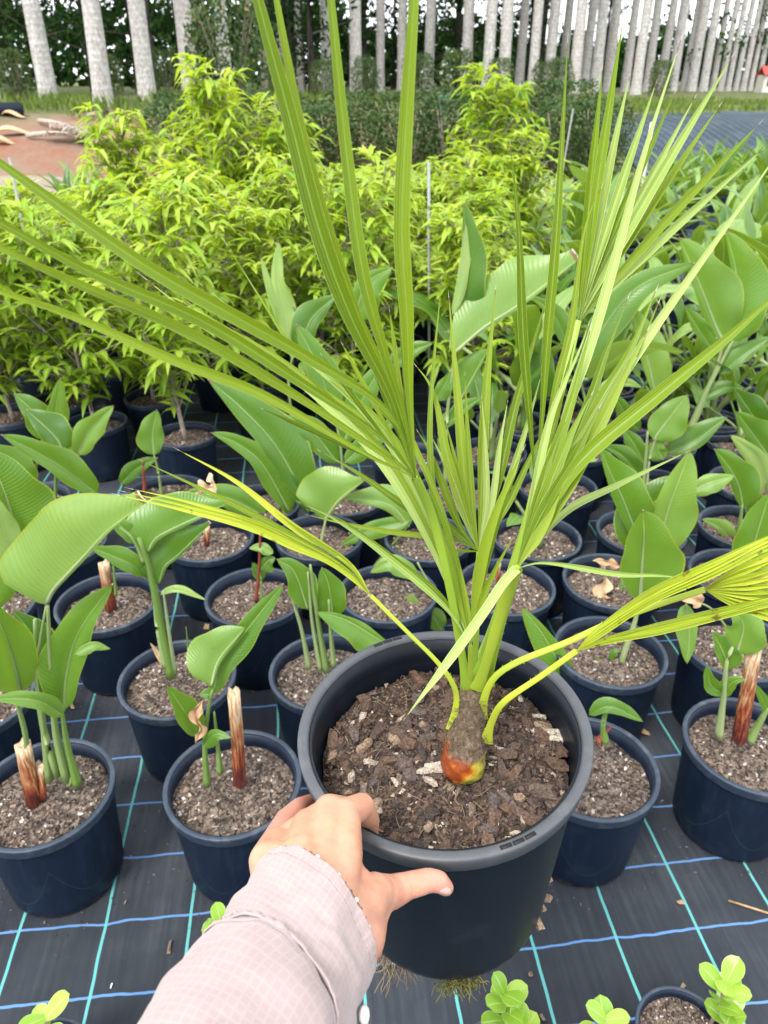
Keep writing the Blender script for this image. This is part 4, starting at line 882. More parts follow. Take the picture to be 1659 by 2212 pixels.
lay += [(-.83, 4.35, 1.36), (-1.05, 4.6, 1.13), (-.62, 4.45, 1.18), (.66, 4.9, 1.34), (.52, 4.55, .98), (.86, 4.75, 1.0), (-1.44, 4.6, 1.16)]
lay.sort(key=lambda q: (round(q[1] * 2), q[0]))
cnt = {}
for i, (x, y, h_) in enumerate(lay):
    r = round(y * 2); cnt[r] = cnt.get(r, 0) + 1
    w_ = ['front', 'second', 'third', 'fourth', 'fifth', 'sixth', 'seventh', 'rear'][min(7, max(0, r - min(round(q[1] * 2) for q in lay)))]
    make_pot(('lime', i), V((x, y, 0)), n_ + i, f'black pot holding a lime green shrub, {ordinal(cnt[r] - 1)} from left in the {w_} shrub row', .95 if i > 3 else 1., 'pots of the lime shrubs')
    e = empty('lime_shrub', V((x, y, SOILZ * .95)), r_.uniform(0, 6.28)); e.scale = (.55 + .38 * h_, .55 + .38 * h_, h_)
    a, b = LS[i % 5]; linked('trunk', b, e); linked('crown', a, e)
    tag(e, f'bushy lime green shrub with drooping narrow leaves, {ordinal(cnt[r] - 1)} from left in the {w_} shrub row', 'shrub', 'lime green shrubs in pots')
# thin stakes beside shrubs
for k, (px0, py0, px1, py1, y) in enumerate(((20, 340, 75, 620, 3.3), (927, 720, 926, 350, 3.2), (1238, 235, 1222, 330, 6.5))):
    a = on_y(px0, py0, y); b = on_y(px1, py1, y); lo_, hi_ = (a, b) if a.z < b.z else (b, a); g = lo_ + (lo_ - hi_).normalized() * ((lo_.z - .2) / max(.05, (hi_ - lo_).normalized().z)) if lo_.z > .25 else lo_
    mb = MB(); mb.tube([V((0, 0, 0)), hi_ - g], .006, 7); o = mb.build('garden_stake', M['stake']); o.location = g
    tag(o, ['slanting thin grey stake among lime shrubs at the left edge', 'upright thin grey stake just right of the tall palm blades', 'short thin stake beside the tall lime shrub at right'][k], 'stake', 'plant stakes')
# ---------------------------------------------------------------- rosettes and other plants in the middle distance
def rosette(seed, n, ln, wd, m):
    r_ = random.Random(seed); out = []
    for k in range(n):
        az = k * 2.4; el = lerp(1.35, .35, k / n) + r_.uniform(-.1, .1); o = V((math.cos(az), math.sin(az), 0)); d = o * math.cos(el) + V((0, 0, math.sin(el)))
        l = ln * r_.uniform(.8, 1.1); mb = MB(); sp = spline([V((0, 0, 0)), d * l * .55, d * l + o * l * .15 - V((0, 0, l * .12))], 8)
        blade(mb, sp, wd, wd, V((0, 0, 1)) - o * .6, lambda u: min(1, .45 + u * 2) * (1 - u) ** .6, .35, 0., t=r_.random(), cols=1)
        me = mb.mesh('leaf'); me.materials.append(M[m]); out.append(me)
    return out
RO = rosette(1, 22, .34, .018, 'cream'); RB = rosette(2, 14, .42, .055, 'bird'); RG = rosette(3, 16, .36, .03, 'shrub')
r_ = random.Random(44); k_ = 0
ro_spots = [('cream', px, py) for px, py in ((1140, 405), (620, 395), (905, 400), (1195, 440), (860, 420), (570, 420))] + [('broad', px, py) for px, py in ((150, 440), (185, 430), (1230, 520), (1290, 470), (1350, 500), (1120, 560), (1180, 610), (1600, 390), (1560, 400), (1500, 372), (1540, 360), (1585, 365), (1625, 372), (1650, 380), (1450, 390), (1640, 420), (1500, 420), (1460, 470), (1570, 480), (1640, 500), (1420, 440), (1090, 480))] + [('lime', px, py) for px, py in ((1080, 520), (1330, 440), (1390, 480), (1260, 430), (1620, 560), (1100, 600), (1210, 480))]
cn = {}
for kind, px, py in sorted(ro_spots, key=lambda q: -q[2]):
    p = on_z(px, py, .38); p.z = 0; s = r_.uniform(.9, 1.25) * (1.5 if p.y > 6 else 1.)
    cn[kind] = cn.get(kind, 0) + 1
    make_pot(('ro', k_), p, k_, f'small black pot in the far bed under the {ordinal(cn[kind] - 1)} {kind}-leaved rosette', 1., 'pots of the rosette plants')
    e = empty('rosette_plant', p + V((0, 0, SOILZ)), r_.uniform(0, 6)); e.scale = (s, s, s)
    for me in {'cream': RO, 'broad': RB, 'lime': RG}[kind]: linked('leaf', me, e)
    tag(e, f'{dict(cream="cream-striped spiky", broad="dark broad-leaved", lime="yellow-green narrow-leaved")[kind]} rosette plant in the far bed, {ordinal(cn[kind] - 1)} nearest of its kind', 'rosette plant', f'{kind} rosette plants'); k_ += 1
# ---------------------------------------------------------------- little round-leaved plants in the foreground
def round_plant(pos, stems, label, seed, tone=.6):
    r_ = random.Random(seed); e = empty('round_leaved_seedling', pos); tag(e, label, 'seedling', 'round-leaved seedlings in the foreground')
    for (dx, dy, h_, n) in stems:
        mb = MB(); top = V((dx, dy, h_)); mb.tube([V((dx * .3, dy * .3, 0)), top * .5 + V((.004, 0, 0)), top], [.004, .0032, .0022], 7); mb.build('stem', M['bark_twig'], e)
        for k in range(n):
            u = 1 - .5 * (k // 2) / max(1, n / 2); c = V((dx * u, dy * u, h_ * u)); az = (k % 2) * math.pi + (k // 2) * 1.57 + r_.uniform(-.3, .3) + seed
            el = r_.uniform(.35, .9); o = V((math.cos(az), math.sin(az), 0)); d = o * math.cos(el) + V((0, 0, math.sin(el))); l = r_.uniform(.034, .047)
            b = MB(); blade(b, spline([c, c + d * l * .6, c + d * l + o * .004], 10), l * .40, l * .40, V((0, 0, 1)) - o * .5, lambda q: max(0., math.sin(math.pi * min(1, .04 + .96 * q ** 1.25))) ** .5 if q < 1 else 0, .12, 0., t=min(1, tone + r_.uniform(-.3, .3)), cols=3)
            b.build('leaf', M['round'], e)
def fg(px, py, z): p = on_z(px, py, z); return p
def fore(key, px, py, i, plabel, off, stems, label, seed, tone):
    p = on_z(px, py, .14); p.z = 0
    make_pot(key, p, i, plabel, .55, 'small pots cut by the bottom edge')
    round_plant(p + V((off[0], off[1], SOILZ * .55)), stems, label, seed, tone)
fore('fore1', 1478, 2236, 2, 'small pot cut by the bottom edge at lower right', (.045, .01), [(.03, .04, .085, 7), (.035, .01, .045, 4)], 'round-leaved seedling with twiggy stem in the pot at lower right', 1, .7)
fore('fore2', 1090, 2310, 1, 'small pot below the frame under the held pot', (0, .02), [(.0, .04, .125, 8), (.03, .01, .08, 4)], 'round-leaved seedling at the bottom edge under the held pot', 2, .6)
fore('fore3', 1312, 2330, 0, 'small pot below the bottom edge holding the middle seedling', (0, .02), [(0, .03, .095, 6)], 'small round-leaved seedling at bottom edge between two larger seedlings', 3, .65)
fore('fore4', 88, 2310, 3, 'small pot below the bottom edge at lower left', (0, .02), [(0, .03, .075, 4)], 'round-leaved seedling tip at the bottom left corner', 4, .7)
fore('fore5', 560, 2110, 2, 'small pot hidden under the forearm beside the sleeve edge', (-.05, .05), [(-.03, .03, .05, 4), (-.035, .0, .03, 3)], 'round-leaved seedling peeping out left of the pink sleeve', 5, .5)
# weeds and litter on the mat
def litter(px, py, s, m, label, seed, cat='wood chip', nm='wood_chip'):
    r_ = random.Random(seed); p = on_z(px, py, .004); mb = MB(); chip(mb, (0, 0, s * .2), s, r_, .85, .5); o = mb.build(nm, m, smooth=False); o.location = p
    tag(o, label, cat, 'litter on the weed mat')
litter(366, 2046, .011, M['chip'], 'orange-brown bark flake on the mat left of the sleeve', 1, 'bark flake', 'bark_flake')
litter(270, 1950, .004, M['chip'], 'small brown crumb on the mat below the front left pots', 2, 'bark flake', 'bark_flake')
litter(240, 2130, .004, M['white'], 'tiny white stone on the mat at lower left', 3, 'stone', 'stone')
litter(1146, 2104, .006, M['chip'], 'dark crumb on the mat under the held pot', 4, 'bark flake', 'bark_flake')
litter(1470, 1950, .007, M['dry_leaf'], 'small tan chip on the mat in the right-hand squares', 5)
litter(1395, 1585, .014, M['dry_leaf'], 'tan chip on the mat beside the teal line at right', 6)
litter(1225, 1330, .02, M['chip'], 'brown bark scraps between third-row pots', 7, 'bark flake', 'bark_flake')
litter(155, 1525, .012, M['dry_leaf'], 'curled brown scrap on the mat between left pots', 8, 'bark flake', 'bark_flake')
litter(448, 1355, .013, M['dry_leaf'], 'brown scrap between the second-row pots', 9, 'bark flake', 'bark_flake')
litter(1172, 2198, .005, M['chip'], 'brown crumb at the bottom edge between seedlings', 10, 'bark flake', 'bark_flake')
litter(1475, 2130, .005, M['chip'], 'brown crumb above the lower right pot', 11, 'bark flake', 'bark_flake')
def weed(px, py, s, label, seed):
    p = on_z(px, py, 0); r_ = random.Random(seed); e = empty('weed', p); tag(e, label, 'weed', 'weeds on the weed mat')
    for k in range(9):
        az = k * 2.4; o = V((math.cos(az), math.sin(az), 0)); d = o * .8 + V((0, 0, .7)); mb = MB()
        blade(mb, spline([V((0, 0, 0)), d * s * .5, d * s], 6), s * .28, s * .28, V((0, 0, 1)), lambda u: math.sin(math.pi * u) ** .7, .2, t=r_.uniform(.4, .9), cols=2); mb.build('leaf', M['round'], e)
weed(1273, 1874, .012, 'tiny bright green weed at the foot of a pot right of the held pot', 1)
weed(400, 1005, .035, 'small green weed on the mat before the shrub pots', 2)
q = on_z(1659, 1975, .006); mb = MB(); mb.tube([V((-.07, .03, 0)), V((0, 0, .004)), V((.05, -.02, 0))], .0022, 6); o = mb.build('twig', M['dry_leaf']); o.location = q
tag(o, 'thin reddish twig on the mat at the right edge', 'twig')
# ---------------------------------------------------------------- the pot held in the hand
HR = .145; HD = .73; HH = .262
RC = P(957, 1569, HD)                     # rim centre
held = empty('held_plant_pot', RC - V((0, 0, HH))); TILT = Matrix.Rotation(R(-3.0), 4, 'Y') @ Matrix.Rotation(R(1.5), 4, 'X')
held.matrix_world = Matrix.Translation(RC) @ TILT @ Matrix.Translation(V((0, 0, -HH)))
tag(held, 'large black plastic pot of bark mix held up in a hand', 'plant pot')
def HW(p): return (Matrix.Translation(RC) @ TILT) @ V(p)     # local (rim centre = origin) to world
mb = MB(); b = .112
prof = [(.001, .003), (b - .008, .003), (b - .002, .006), (b, .014), (.1335, HH - .034), (.1335, HH - .004), (.1305, HH - .004), (.1295, HH - .03)]
prof += [(lerp(.1292, .124, i / 12) - (.0005 if i % 2 else 0), HH - .034 - .035 * i / 12) for i in range(13)] + [(b - .004, .02), (.001, .02)]
mb.lathe(prof, 72); mb.build('wall', M['held'], held)
mb = MB(); prof = [(.1337, HH - .0215), (.1392, HH - .021), (.1402, HH - .0202), (.1406, HH - .0180), (.1418, HH - .0168), (.1438, HH - .0050), (.1440, HH - .0015), (.1428, HH), (.1352, HH), (.1335, HH - .0020), (.1318, HH - .009), (.1310, HH - .016)]
mb.lathe(prof, 96); mb.build('rim', M['held_rim'], held)
for cpx, cpy in (c2(530, 137), c2(1152, 1086)):      # near-black blocks on the rim: shade of its moulded slots put into colour
    p = on_z(cpx, cpy, RC.z); a = math.atan2(p.y - RC.y, p.x - RC.x)
    for k in range(3):
        aa = a + (k - 1) * .085; mb = MB(); r0 = .1392
        mb.box((r0 * math.cos(aa), r0 * math.sin(aa), HH + .0002), V((-math.sin(aa), math.cos(aa), 0)) * .0052, V((math.cos(aa), math.sin(aa), 0)) * .0018, V((0, 0, .0006)))
        mb.build('rim_slot_shade', M['slot_shade'], held)
SZ = HH - .060                            # soil level
def soil_h(x, y):
    r = math.hypot(x, y)
    return SZ + .006 * noise.noise(V((x * 30, y * 30, 2))) + .004 * noise.noise(V((x * 75, y * 75, 5))) + .006 * (1 - r / .12) + (.012 * sstep(.085, .125, r) if y > 0 else .004)
mb = MB(); rows = []
for i in range(46):
    rr = .1245 * i / 45; rows.append([(rr * math.cos(6.28319 * j / 110), rr * math.sin(6.28319 * j / 110), soil_h(rr * math.cos(6.28319 * j / 110), rr * math.sin(6.28319 * j / 110)) + .0022 * noise.noise(V((rr * 260 * math.cos(6.28319 * j / 110), rr * 260 * math.sin(6.28319 * j / 110), 1)))) for j in range(110)])
mb.grid(rows, closed=True); soil = mb.build('soil', M['soil'], held)
r_ = random.Random(77)
def bark(mb, s, r_, t, long_=1.):
    n = r_.randint(6, 9); a0 = r_.uniform(0, 6.28); th = s * r_.uniform(.16, .34); rim_ = []
    ex = r_.uniform(1., 1.7) * long_
    for k in range(n):
        a = a0 + 6.283 * k / n; q = s * r_.uniform(.55, 1.15); rim_.append(V((q * math.cos(a) * ex, q * math.sin(a) * .75, r_.uniform(-.22, .22) * s)))
    b = len(mb.v)
    for q in rim_: mb.vert(q + V((0, 0, th)), (0, 0), t)
    for q in rim_: mb.vert(q * 1.06 - V((0, 0, th)), (0, 0), t)
    ct = mb.vert(V((0, 0, th * 1.7)), (0, 0), t)
    for k in range(n):
        j = (k + 1) % n; mb.f.append((b + k, b + n + k, b + n + j, b + j)[::-1]); mb.f.append((b + k, b + j, ct))
chips = []
for k in range(26):
    mb = MB(); tone = min(.97, max(0, r_.gauss(.48, .28))); bark(mb, 1., r_, tone, 1.6 if k % 4 == 0 else 1.); me = mb.mesh('bark_chip', False); me.materials.append(M['chip']); chips.append(me)
def put_chip(x, y, s, me=None, lift=0., rot=None):
    o = linked('bark_chip', me or r_.choice(chips), soil); o.location = (x, y, soil_h(x, y) + s * .12 + lift); o.scale = (s, s, s)
    o.rotation_euler = rot or (r_.uniform(-.6, .6), r_.uniform(-.6, .6), r_.uniform(0, 6.28)); return o
for k in range(300):
    while True:
        rr = .121 * math.sqrt(r_.random()); a = r_.uniform(0, 6.283); x, y = rr * math.cos(a), rr * math.sin(a)
        if math.hypot(x - .018, y + .012) > .024: break
    u = r_.random(); s = .0034 + .0070 * u ** 2.2
    put_chip(x, y, s)
mb = MB()
for k in range(9000):
    rr = .1225 * math.sqrt(r_.random()); a = r_.uniform(0, 6.283); x, y = rr * math.cos(a), rr * math.sin(a)
    chip(mb, (x, y, soil_h(x, y) + .0006), r_.uniform(.0008, .0034), r_, min(1, max(0, r_.gauss(.38, .26))), .4)
fm = mb.build('bark_crumbs', M['chip'], held, smooth=False); fm['kind'] = 'stuff'
mb = MB()                                   # loose fibres and roots on the surface
for k in range(150):
    rr = .12 * math.sqrt(r_.random()); a = r_.uniform(0, 6.283); c = V((rr * math.cos(a), rr * math.sin(a), 0)); d = V((r_.uniform(-1, 1), r_.uniform(-1, 1), 0)).normalized(); l = r_.uniform(.006, .022); bend = d.cross(V((0, 0, 1))) * r_.uniform(-.4, .4)
    pts = []
    for i in range(5):
        u = i / 4; q = c + d * l * u + bend * l * u * u
        if math.hypot(q.x, q.y) > .124: q = q * (.124 / math.hypot(q.x, q.y))
        pts.append(V((q.x, q.y, soil_h(q.x, q.y) + .0015 + .003 * math.sin(math.pi * u))))
    mb.tube(pts, r_.uniform(.00015, .0004), 4, r_.random())
fb = mb.build('root_fibres', M['root'], held); fb['kind'] = 'stuff'
# the chips that stand out in the photograph
def soil_at(cf, x, y):
    px, py = cf(x, y); inv = (Matrix.Translation(RC) @ TILT @ Matrix.Translation(V((0, 0, -HH)))).inverted(); p = on_z(px, py, RC.z - .06); return inv @ p
def tone_chip(t, seed, ex=1.):
    mb = MB(); bark(mb, 1., random.Random(seed), t, ex); me = mb.mesh('bark_chip', False); me.materials.append(M['chip']); return me
for k, (x, y, s, t) in enumerate(((1365, 640, .0125, 1.), (1380, 590, .009, .88), (1320, 920, .013, .80), (235, 727, .007, .88), (1060, 1040, .011, .58), (705, 820, .007, .97), (735, 865, .006, .95), (640, 830, .009, .7), (735, 1010, .009, .2), (630, 668, .0105, .45), (455, 745, .007, .95), (1190, 960, .0075, .88), (1200, 1035, .009, .6), (690, 440, .011, .72), (690, 505, .010, .7), (600, 530, .005, .95), (410, 660, .008, .86), (1010, 1105, .009, .72), (730, 1075, .0065, .9), (610, 760, .010, .66), (1245, 520, .010, .3), (1210, 700, .010, .25), (1115, 735, .009, .4), (1380, 800, .010, .45), (835, 465, .009, .4), (800, 330, .011, .5), (1150, 860, .009, .5), (360, 620, .007, .7), (455, 850, .007, .75), (1060, 990, .008, .72))):
    p = soil_at(c2, x, y); rr = math.hypot(p.x, p.y)
    if rr > .115: p *= .115 / rr
    put_chip(p.x, p.y, s, tone_chip(t, 500 + k, 1.4 if k % 3 == 0 else 1.), .002)
# roots and moss under the pot
def tuft(nm, m, cpos, n, l, seed, label=None, spread=.4):
    r_ = random.Random(seed); mb = MB()
    for k in range(n):
        c = V(cpos) + V((r_.uniform(-1, 1), r_.uniform(-1, 1), 0)) * .011; d = V((r_.uniform(-spread, spread), r_.uniform(-spread, spread), -1)).normalized(); pts = [c]
        for i in range(6): d = (d + rv(r_) * .55 + V((0, 0, -.25))).normalized(); pts.append(pts[-1] + d * l * r_.uniform(.1, .22))
        mb.tube(pts, r_.uniform(.0003, .0008), 4, r_.random())
    o = mb.build(nm, m, held); o['kind'] = 'stuff'
inv = (Matrix.Translation(RC) @ TILT @ Matrix.Translation(V((0, 0, -HH)))).inverted()
a_ = inv @ P(850, 2075, .83); tuft('hanging_roots', M['root'], (a_.x, a_.y, .004), 110, .06, 1, spread=.12)
for k, (px, py) in enumerate(((965, 2125), (990, 2128), (1010, 2122))):
    a_ = inv @ P(px, py, .80); rr = math.hypot(a_.x, a_.y); a_ *= .108 / rr; tuft('moss', M['moss'], (a_.x, a_.y, .006), 60, .018, 3 + k, spread=1.)
for k, (px, py) in enumerate(((1130, 2075), (1150, 2050), (1160, 2035), (1170, 1990))):
    a_ = inv @ P(px, py, .86); rr = math.hypot(a_.x, a_.y); a_ *= .114 / rr; mb = MB(); chip(mb, (0, 0, 0), .006 if k else .008, r_, .88, .6); o = mb.build('stuck_chip', M['chip'], held, smooth=False); o.location = (a_.x, a_.y, .012 + .010 * k)

# ---------------------------------------------------------------- the young fan palm
inv = (Matrix.Translation(RC) @ TILT).inverted()
base = HW((0, 0, SZ - HH)); bp = P(*c2(895, 815), .742); base = bp
palm = empty('fan_palm', base); tag(palm, 'young fan palm with long lime green pleated fronds growing in the held pot', 'palm')
top_t = P(*c2(945, 380), .735)
ax = (top_t - base); axl = ax.length; ax.normalize()
# fibrous trunk
mb = MB(); rows = []; n = 40; m = 40; q1 = ax.orthogonal().normalized(); q2 = ax.cross(q1)
for i in range(m + 1):
    u = i / m; rad = (lerp(.0195, .0225, u / .2) if u < .2 else lerp(.0225, .0185, (u - .2) / .35) if u < .55 else lerp(.0185, .0128, (u - .55) / .45)) * (.74 + .26 * min(1, u / .07)) * (1 if u < .93 else lerp(1, .75, (u - .93) / .07))
    rows.append([ax * axl * u + (q1 * math.cos(6.283 * j / n) + q2 * math.sin(6.283 * j / n)) * rad * (1 + .08 * noise.noise(V((math.cos(6.283 * j / n) * 3, math.sin(6.283 * j / n) * 3, u * 9))) + .05 * noise.noise(V((math.cos(6.283 * j / n) * 9, math.sin(6.283 * j / n) * 9, u * 12)))) for j in range(n)])
rows.append([ax * axl * 1.01] * n); mb.grid(rows, closed=True)
tk = mb.build('trunk', M['ptrunk'], palm)
mb = MB(); r_ = random.Random(8)
for k in range(520):
    u = r_.uniform(.28, .98); a = r_.uniform(0, 6.283); rad = lerp(.0240, .0140, u); o = q1 * math.cos(a) + q2 * math.sin(a); c = ax * axl * u + o * rad * .97
    d = (ax * r_.uniform(-.2, 1) + o.cross(ax) * r_.uniform(-1.2, 1.2) + o * r_.uniform(.0, .35)).normalized(); l = r_.uniform(.006, .018)
    mb.tube([c, c + d * l * .5 + o * l * .06, c + d * l - o * l * .05], r_.uniform(.00012, .0003), 3, r_.random())
fb = mb.build('fibre', M['fibre'], tk); fb['kind'] = 'stuff'
mb = MB()                                    # roots at the foot
for k in range(26):
    a = r_.uniform(2.6, 4.6); c = V((math.cos(a) * .016, math.sin(a) * .016, .004)); pts = [c]; d = V((math.cos(a), math.sin(a), -.35)).normalized()
    for i in range(5): d = (d + rv(r_) * .5 + V((0, 0, -.12))).normalized(); pts.append(pts[-1] + d * .006)
    mb.tube(pts, [.0016 - .0002 * i for i in range(6)], 5)
rt = mb.build('roots', M['root'], tk); rt['kind'] = 'stuff'

def segprof(u): return max(.0, min(1., .07 + u / .38) * (1 - sstep(.40, 1.04, u)) ** .85) if u < 1 else 0.
class Frond:
    def __init__(s, cf, pet, d0, d1, w0, w1, t=.5, spines=0, fm='palm'):
        s.e = empty('frond', (0, 0, 0)); s.e.parent = palm; s.o = base; s.fm = fm
        pts = [P(*cf(x, y), lerp(d0, d1, i / (len(pet) - 1))) - base for i, (x, y) in enumerate(pet)]
        s.h = pts[-1]; s.hd = d1; n = 26; sp = spline(pts, n); mb = MB()
        g = to_cam(sp[0] + base); m = len(sp)
        rows = []
        for i, p in enumerate(sp):
            u = i / n; tg = (sp[min(n, i + 1)] - sp[max(0, i - 1)]).normalized(); nn = (g - tg * g.dot(tg)).normalized(); sd = nn.cross(tg); r = lerp(w0, w1, min(1, u * 1.6)) * (d1 / F) / 2 * (1 + .9 * max(0, 1 - u / .2) ** 2)
            rows.append([p + sd * r * math.cos(a) + nn * r * .55 * math.sin(a) * (1 if math.sin(a) < 0 else .45) for a in rng(0, 2 * math.pi * 11 / 12, 11)])
        mb.grid(rows, t=t, closed=True)
        pe = mb.build('petiole', M['petiole'], s.e)
        if spines:
            rr = random.Random(spines); k_ = 0; mb = MB()
            for q in range(spines):
                i = rr.randint(3, n - 3); p = sp[i]; tg = (sp[i + 1] - sp[i - 1]).normalized(); nn = (g - tg * g.dot(tg)).normalized(); sd = nn.cross(tg) * rr.choice((-1, 1)); r = lerp(w0, w1, min(1, i / n * 1.6)) * (d1 / F) / 2
                mb.tube([p + sd * r * .85, p + sd * (r + .0013) + tg * .0014], [.0005, .0001], 5, .5)
            x_ = mb.build('spines', M['petiole'], s.e); x_['kind'] = 'stuff'
        s.n = 0; hb_ = MB(); hb_.ball(s.h - to_cam(s.h + base) * .0015, .30 * w1 * d1 / F, 12, 8, .55, (1, .7, 1.2)); hb_.build('hastula', M['petiole'], s.e)
    def seg(s, cf, pp, d1, w, t=.5, fold=.45, m=None, tw=0., tilt=0., off=0., prof=segprof):
        """one leaf segment from the hastula through the pixel way-points to its tip"""
        pts = [s.h]; fold = min(.95, fold * 1.75); t = min(1, max(0, t + rnd.uniform(-.22, .22)))
        for i, (x, y) in enumerate(pp): pts.append(P(*cf(x, y), lerp(s.hd, d1, (i + 1) / len(pp))) - s.o)
        sp = spline(pts, 30); s.n += 1; mb = MB()
        k = lerp(s.hd, d1, .5) / F / 2 * w * .96 / math.cos(fold)
        tg = (sp[-1] - sp[0]).normalized(); g = to_cam(sp[8] + s.o); g = (g - tg * g.dot(tg)).normalized(); g = Matrix.Rotation(tilt, 3, tg) @ g
        blade(mb, sp, k, k, g, prof, fold, .02, tw, t, 2, s.n)
        return mb.build('leaf_segment', M[m or s.fm], s.e)
# 1: big frond reaching towards the camera, upper left
f = Frond(c3, [(945, 1650), (900, 1380), (835, 1030), (740, 640), (640, 405)], .735, .565, 22, 20, .45)
f.seg(FULL, [(840, 890), (660, 770), (500, 680), (300, 565), (0, 352), (-420, 60)], .40, 33, .5, .35)
f.seg(FULL, [(830, 950), (640, 820), (440, 695), (200, 590), (0, 482), (-420, 270)], .40, 29, .25, .4)
f.seg(FULL, [(800, 960), (600, 830), (400, 715), (150, 605), (0, 535), (-400, 340)], .41, 26, .55, .35)
f.seg(FULL, [(790, 980), (570, 855), (380, 780), (150, 680), (0, 630), (-380, 510)], .41, 24, .75, .45)
f.seg(FULL, [(845, 860), (760, 690), (690, 500), (625, 250), (555, -10), (440, -480)], .40, 43, .30, .4)
f.seg(FULL, [(860, 860), (775, 690), (710, 500), (655, 300), (603, 30), (520, -420)], .43, 26, .6, .45)
f.seg(FULL, [(868, 880), (830, 760), (782, 580), (745, 300), (715, 0), (670, -480)], .41, 30, .25, .4)
f.seg(FULL, [(885, 860), (880, 700), (868, 500), (878, 250), (895, -10), (920, -480)], .41, 37, .35, .4)
f.seg(FULL, [(880, 900), (850, 800), (820, 720)], .55, 14, .75, .5); f.seg(FULL, [(870, 940), (800, 860), (740, 800)], .55, 14, .3, .5)
f.seg(FULL, [(886, 930), (868, 840), (845, 760)], .555, 13, .8, .5)
for k, (x, y) in enumerate(((560, 880), (600, 830), (650, 800), (690, 760), (735, 735), (775, 705), (805, 680), (840, 660), (862, 650))):
    f.seg(FULL, [(lerp(893, x, .5), lerp(1030, y, .5)), (x, y)], .545, 10, (.15, .7, .3)[k % 3], .6, prof=lambda u: min(1, .12 + u / .6) * (1 - .9 * sstep(.75, 1, u)) if u < 1 else 0)
# 2: fan at the back right
f = Frond(FULL, [(1030, 1470), (1085, 1300), (1150, 1080), (1215, 840), (1250, 692)], .75, .80, 24, 13, .42)
for (x, y), w, t, m in (((1303, 134), 20, .6, 0), ((1349, 24), 22, .42, 0), ((1363, 150), 21, .75, 0), ((1421, 168), 21, .7, 0), ((1463, 188), 20, .5, 0), ((1507, 200), 20, .8, 0), ((1563, 216), 19, .62, 0), ((1591, 108), 22, .7, 0), ((1651, 256), 20, .66, 0), ((1655, 316), 19, .8, 0)):
    hx, hy = 1250, 692; mxp = lerp(hx, x, .5) - .035 * (x - 1420) * .5 - 4; myp = lerp(hy, y, .5)
    f.seg(FULL, [(mxp, myp), (x, y)], .90, w, t, .6, 'palm' if t < .7 else 'palm_pale', prof=lambda u: max(0., min(1., .22 + u / .40) * (1 - sstep(.45, 1.04, u)) ** .85) if u < 1 else 0.)
# 3: fan behind the centre with two tall upright segments
f = Frond(FULL, [(1028, 1470), (1075, 1320), (1125, 1170), (1156, 1042)], .74, .67, 18, 14, .5)
f.seg(c4, [(565, 1200), (520, 650), (492, 0), (437, -565)], .64, 22, .35, .55); f.seg(c4, [(625, 1150), (660, 650), (715, 0), (785, -1190)], .64, 22, .42, .55)
f.seg(c4, [(640, 1250), (720, 880), (800, 560), (880, 0), (1000, -300)], .68, 16, .5, .5); f.seg(c4, [(690, 1180), (770, 850), (830, 620)], .68, 14, .38, .5)
f.seg(c4, [(650, 1200), (700, 1050), (760, 900)], .67, 12, .7, .5)
# 4: open fan standing behind the trunk
f = Frond(FULL, [(1022, 1480), (1030, 1350), (1034, 1191)], .745, .70, 15, 11, .5)
for pp, w, t in (([(360, 314 + 0)], 0, 0),) if False else (
        ([(970, 1000), (937, 850), (891, 780)], 22, .45), ([(1005, 1050), (988, 850), (968, 625)], 21, .55), ([(1040, 1050), (1050, 850), (1072, 609)], 23, .50), ([(1075, 1050), (1115, 870), (1186, 627)], 20, .48),
        ([(990, 1130), (930, 980), (898, 925)], 19, .5), ([(960, 1150), (870, 1090), (770, 1020), (682, 969)], 17, .40), ([(975, 1165), (850, 1150), (740, 1130), (655, 1110)], 13, .6), ([(1000, 1190), (960, 1190), (900, 1175)], 11, .6), ([(985, 1150), (940, 1110), (905, 1070)], 16, .42),
        ([(1060, 1110), (1080, 1000), (1105, 880)], 15, .55), ([(1015, 1130), (985, 1000), (960, 900)], 14, .6)):
    f.seg(FULL, pp, .73, w, t, .45)
for pp, w, t in (([(1062, 1090), (1080, 960), (1098, 860)], 15, .7), ([(1085, 1080), (1135, 930), (1172, 800)], 16, .6), ([(1092, 1100), (1150, 980), (1205, 880)], 15, .5), ([(1050, 1080), (1048, 960), (1040, 850)], 14, .6), ([(1020, 1080), (1010, 940), (1004, 800)], 16, .55), ([(1000, 1110), (960, 1000), (925, 930)], 15, .65)):
    f.seg(FULL, pp, .715, w, t, .45, 'palm_pale' if t > .58 else 'palm')
# 5: central young fan with long arms to the left
f = Frond(FULL, [(1015, 1485), (1016, 1440), (1017, 1395)], .735, .68, 14, 12, .6)
f.seg(FULL, [(960, 1310), (820, 1190), (720, 1120), (637, 1081)], .62, 15, .55, .35, 'palm_pale'); f.seg(FULL, [(955, 1290), (850, 1205), (740, 1125), (660, 1100)], .64, 12, .5, .3)
f.seg(FULL, [(930, 1180), (800, 970), (600, 790), (430, 690), (290, 583)], .66, 19, .55, .3, 'palm_pale'); f.seg(FULL, [(950, 1200), (830, 980), (640, 800), (460, 690), (325, 596)], .68, 15, .6, .35)
f.seg(FULL, [(945, 1170), (820, 930), (640, 760), (500, 665), (417, 601)], .70, 14, .5, .35, 'palm_pale'); f.seg(FULL, [(950, 1160), (850, 960), (650, 810), (560, 745), (487, 698)], .70, 11, .5, .4)
f.seg(FULL, [(965, 1180), (860, 960), (740, 840), (640, 760), (560, 640), (472, 500)], .70, 15, .45, .35); f.seg(FULL, [(970, 1150), (880, 930), (800, 770), (752, 620), (722, 498)], .70, 14, .55, .35)
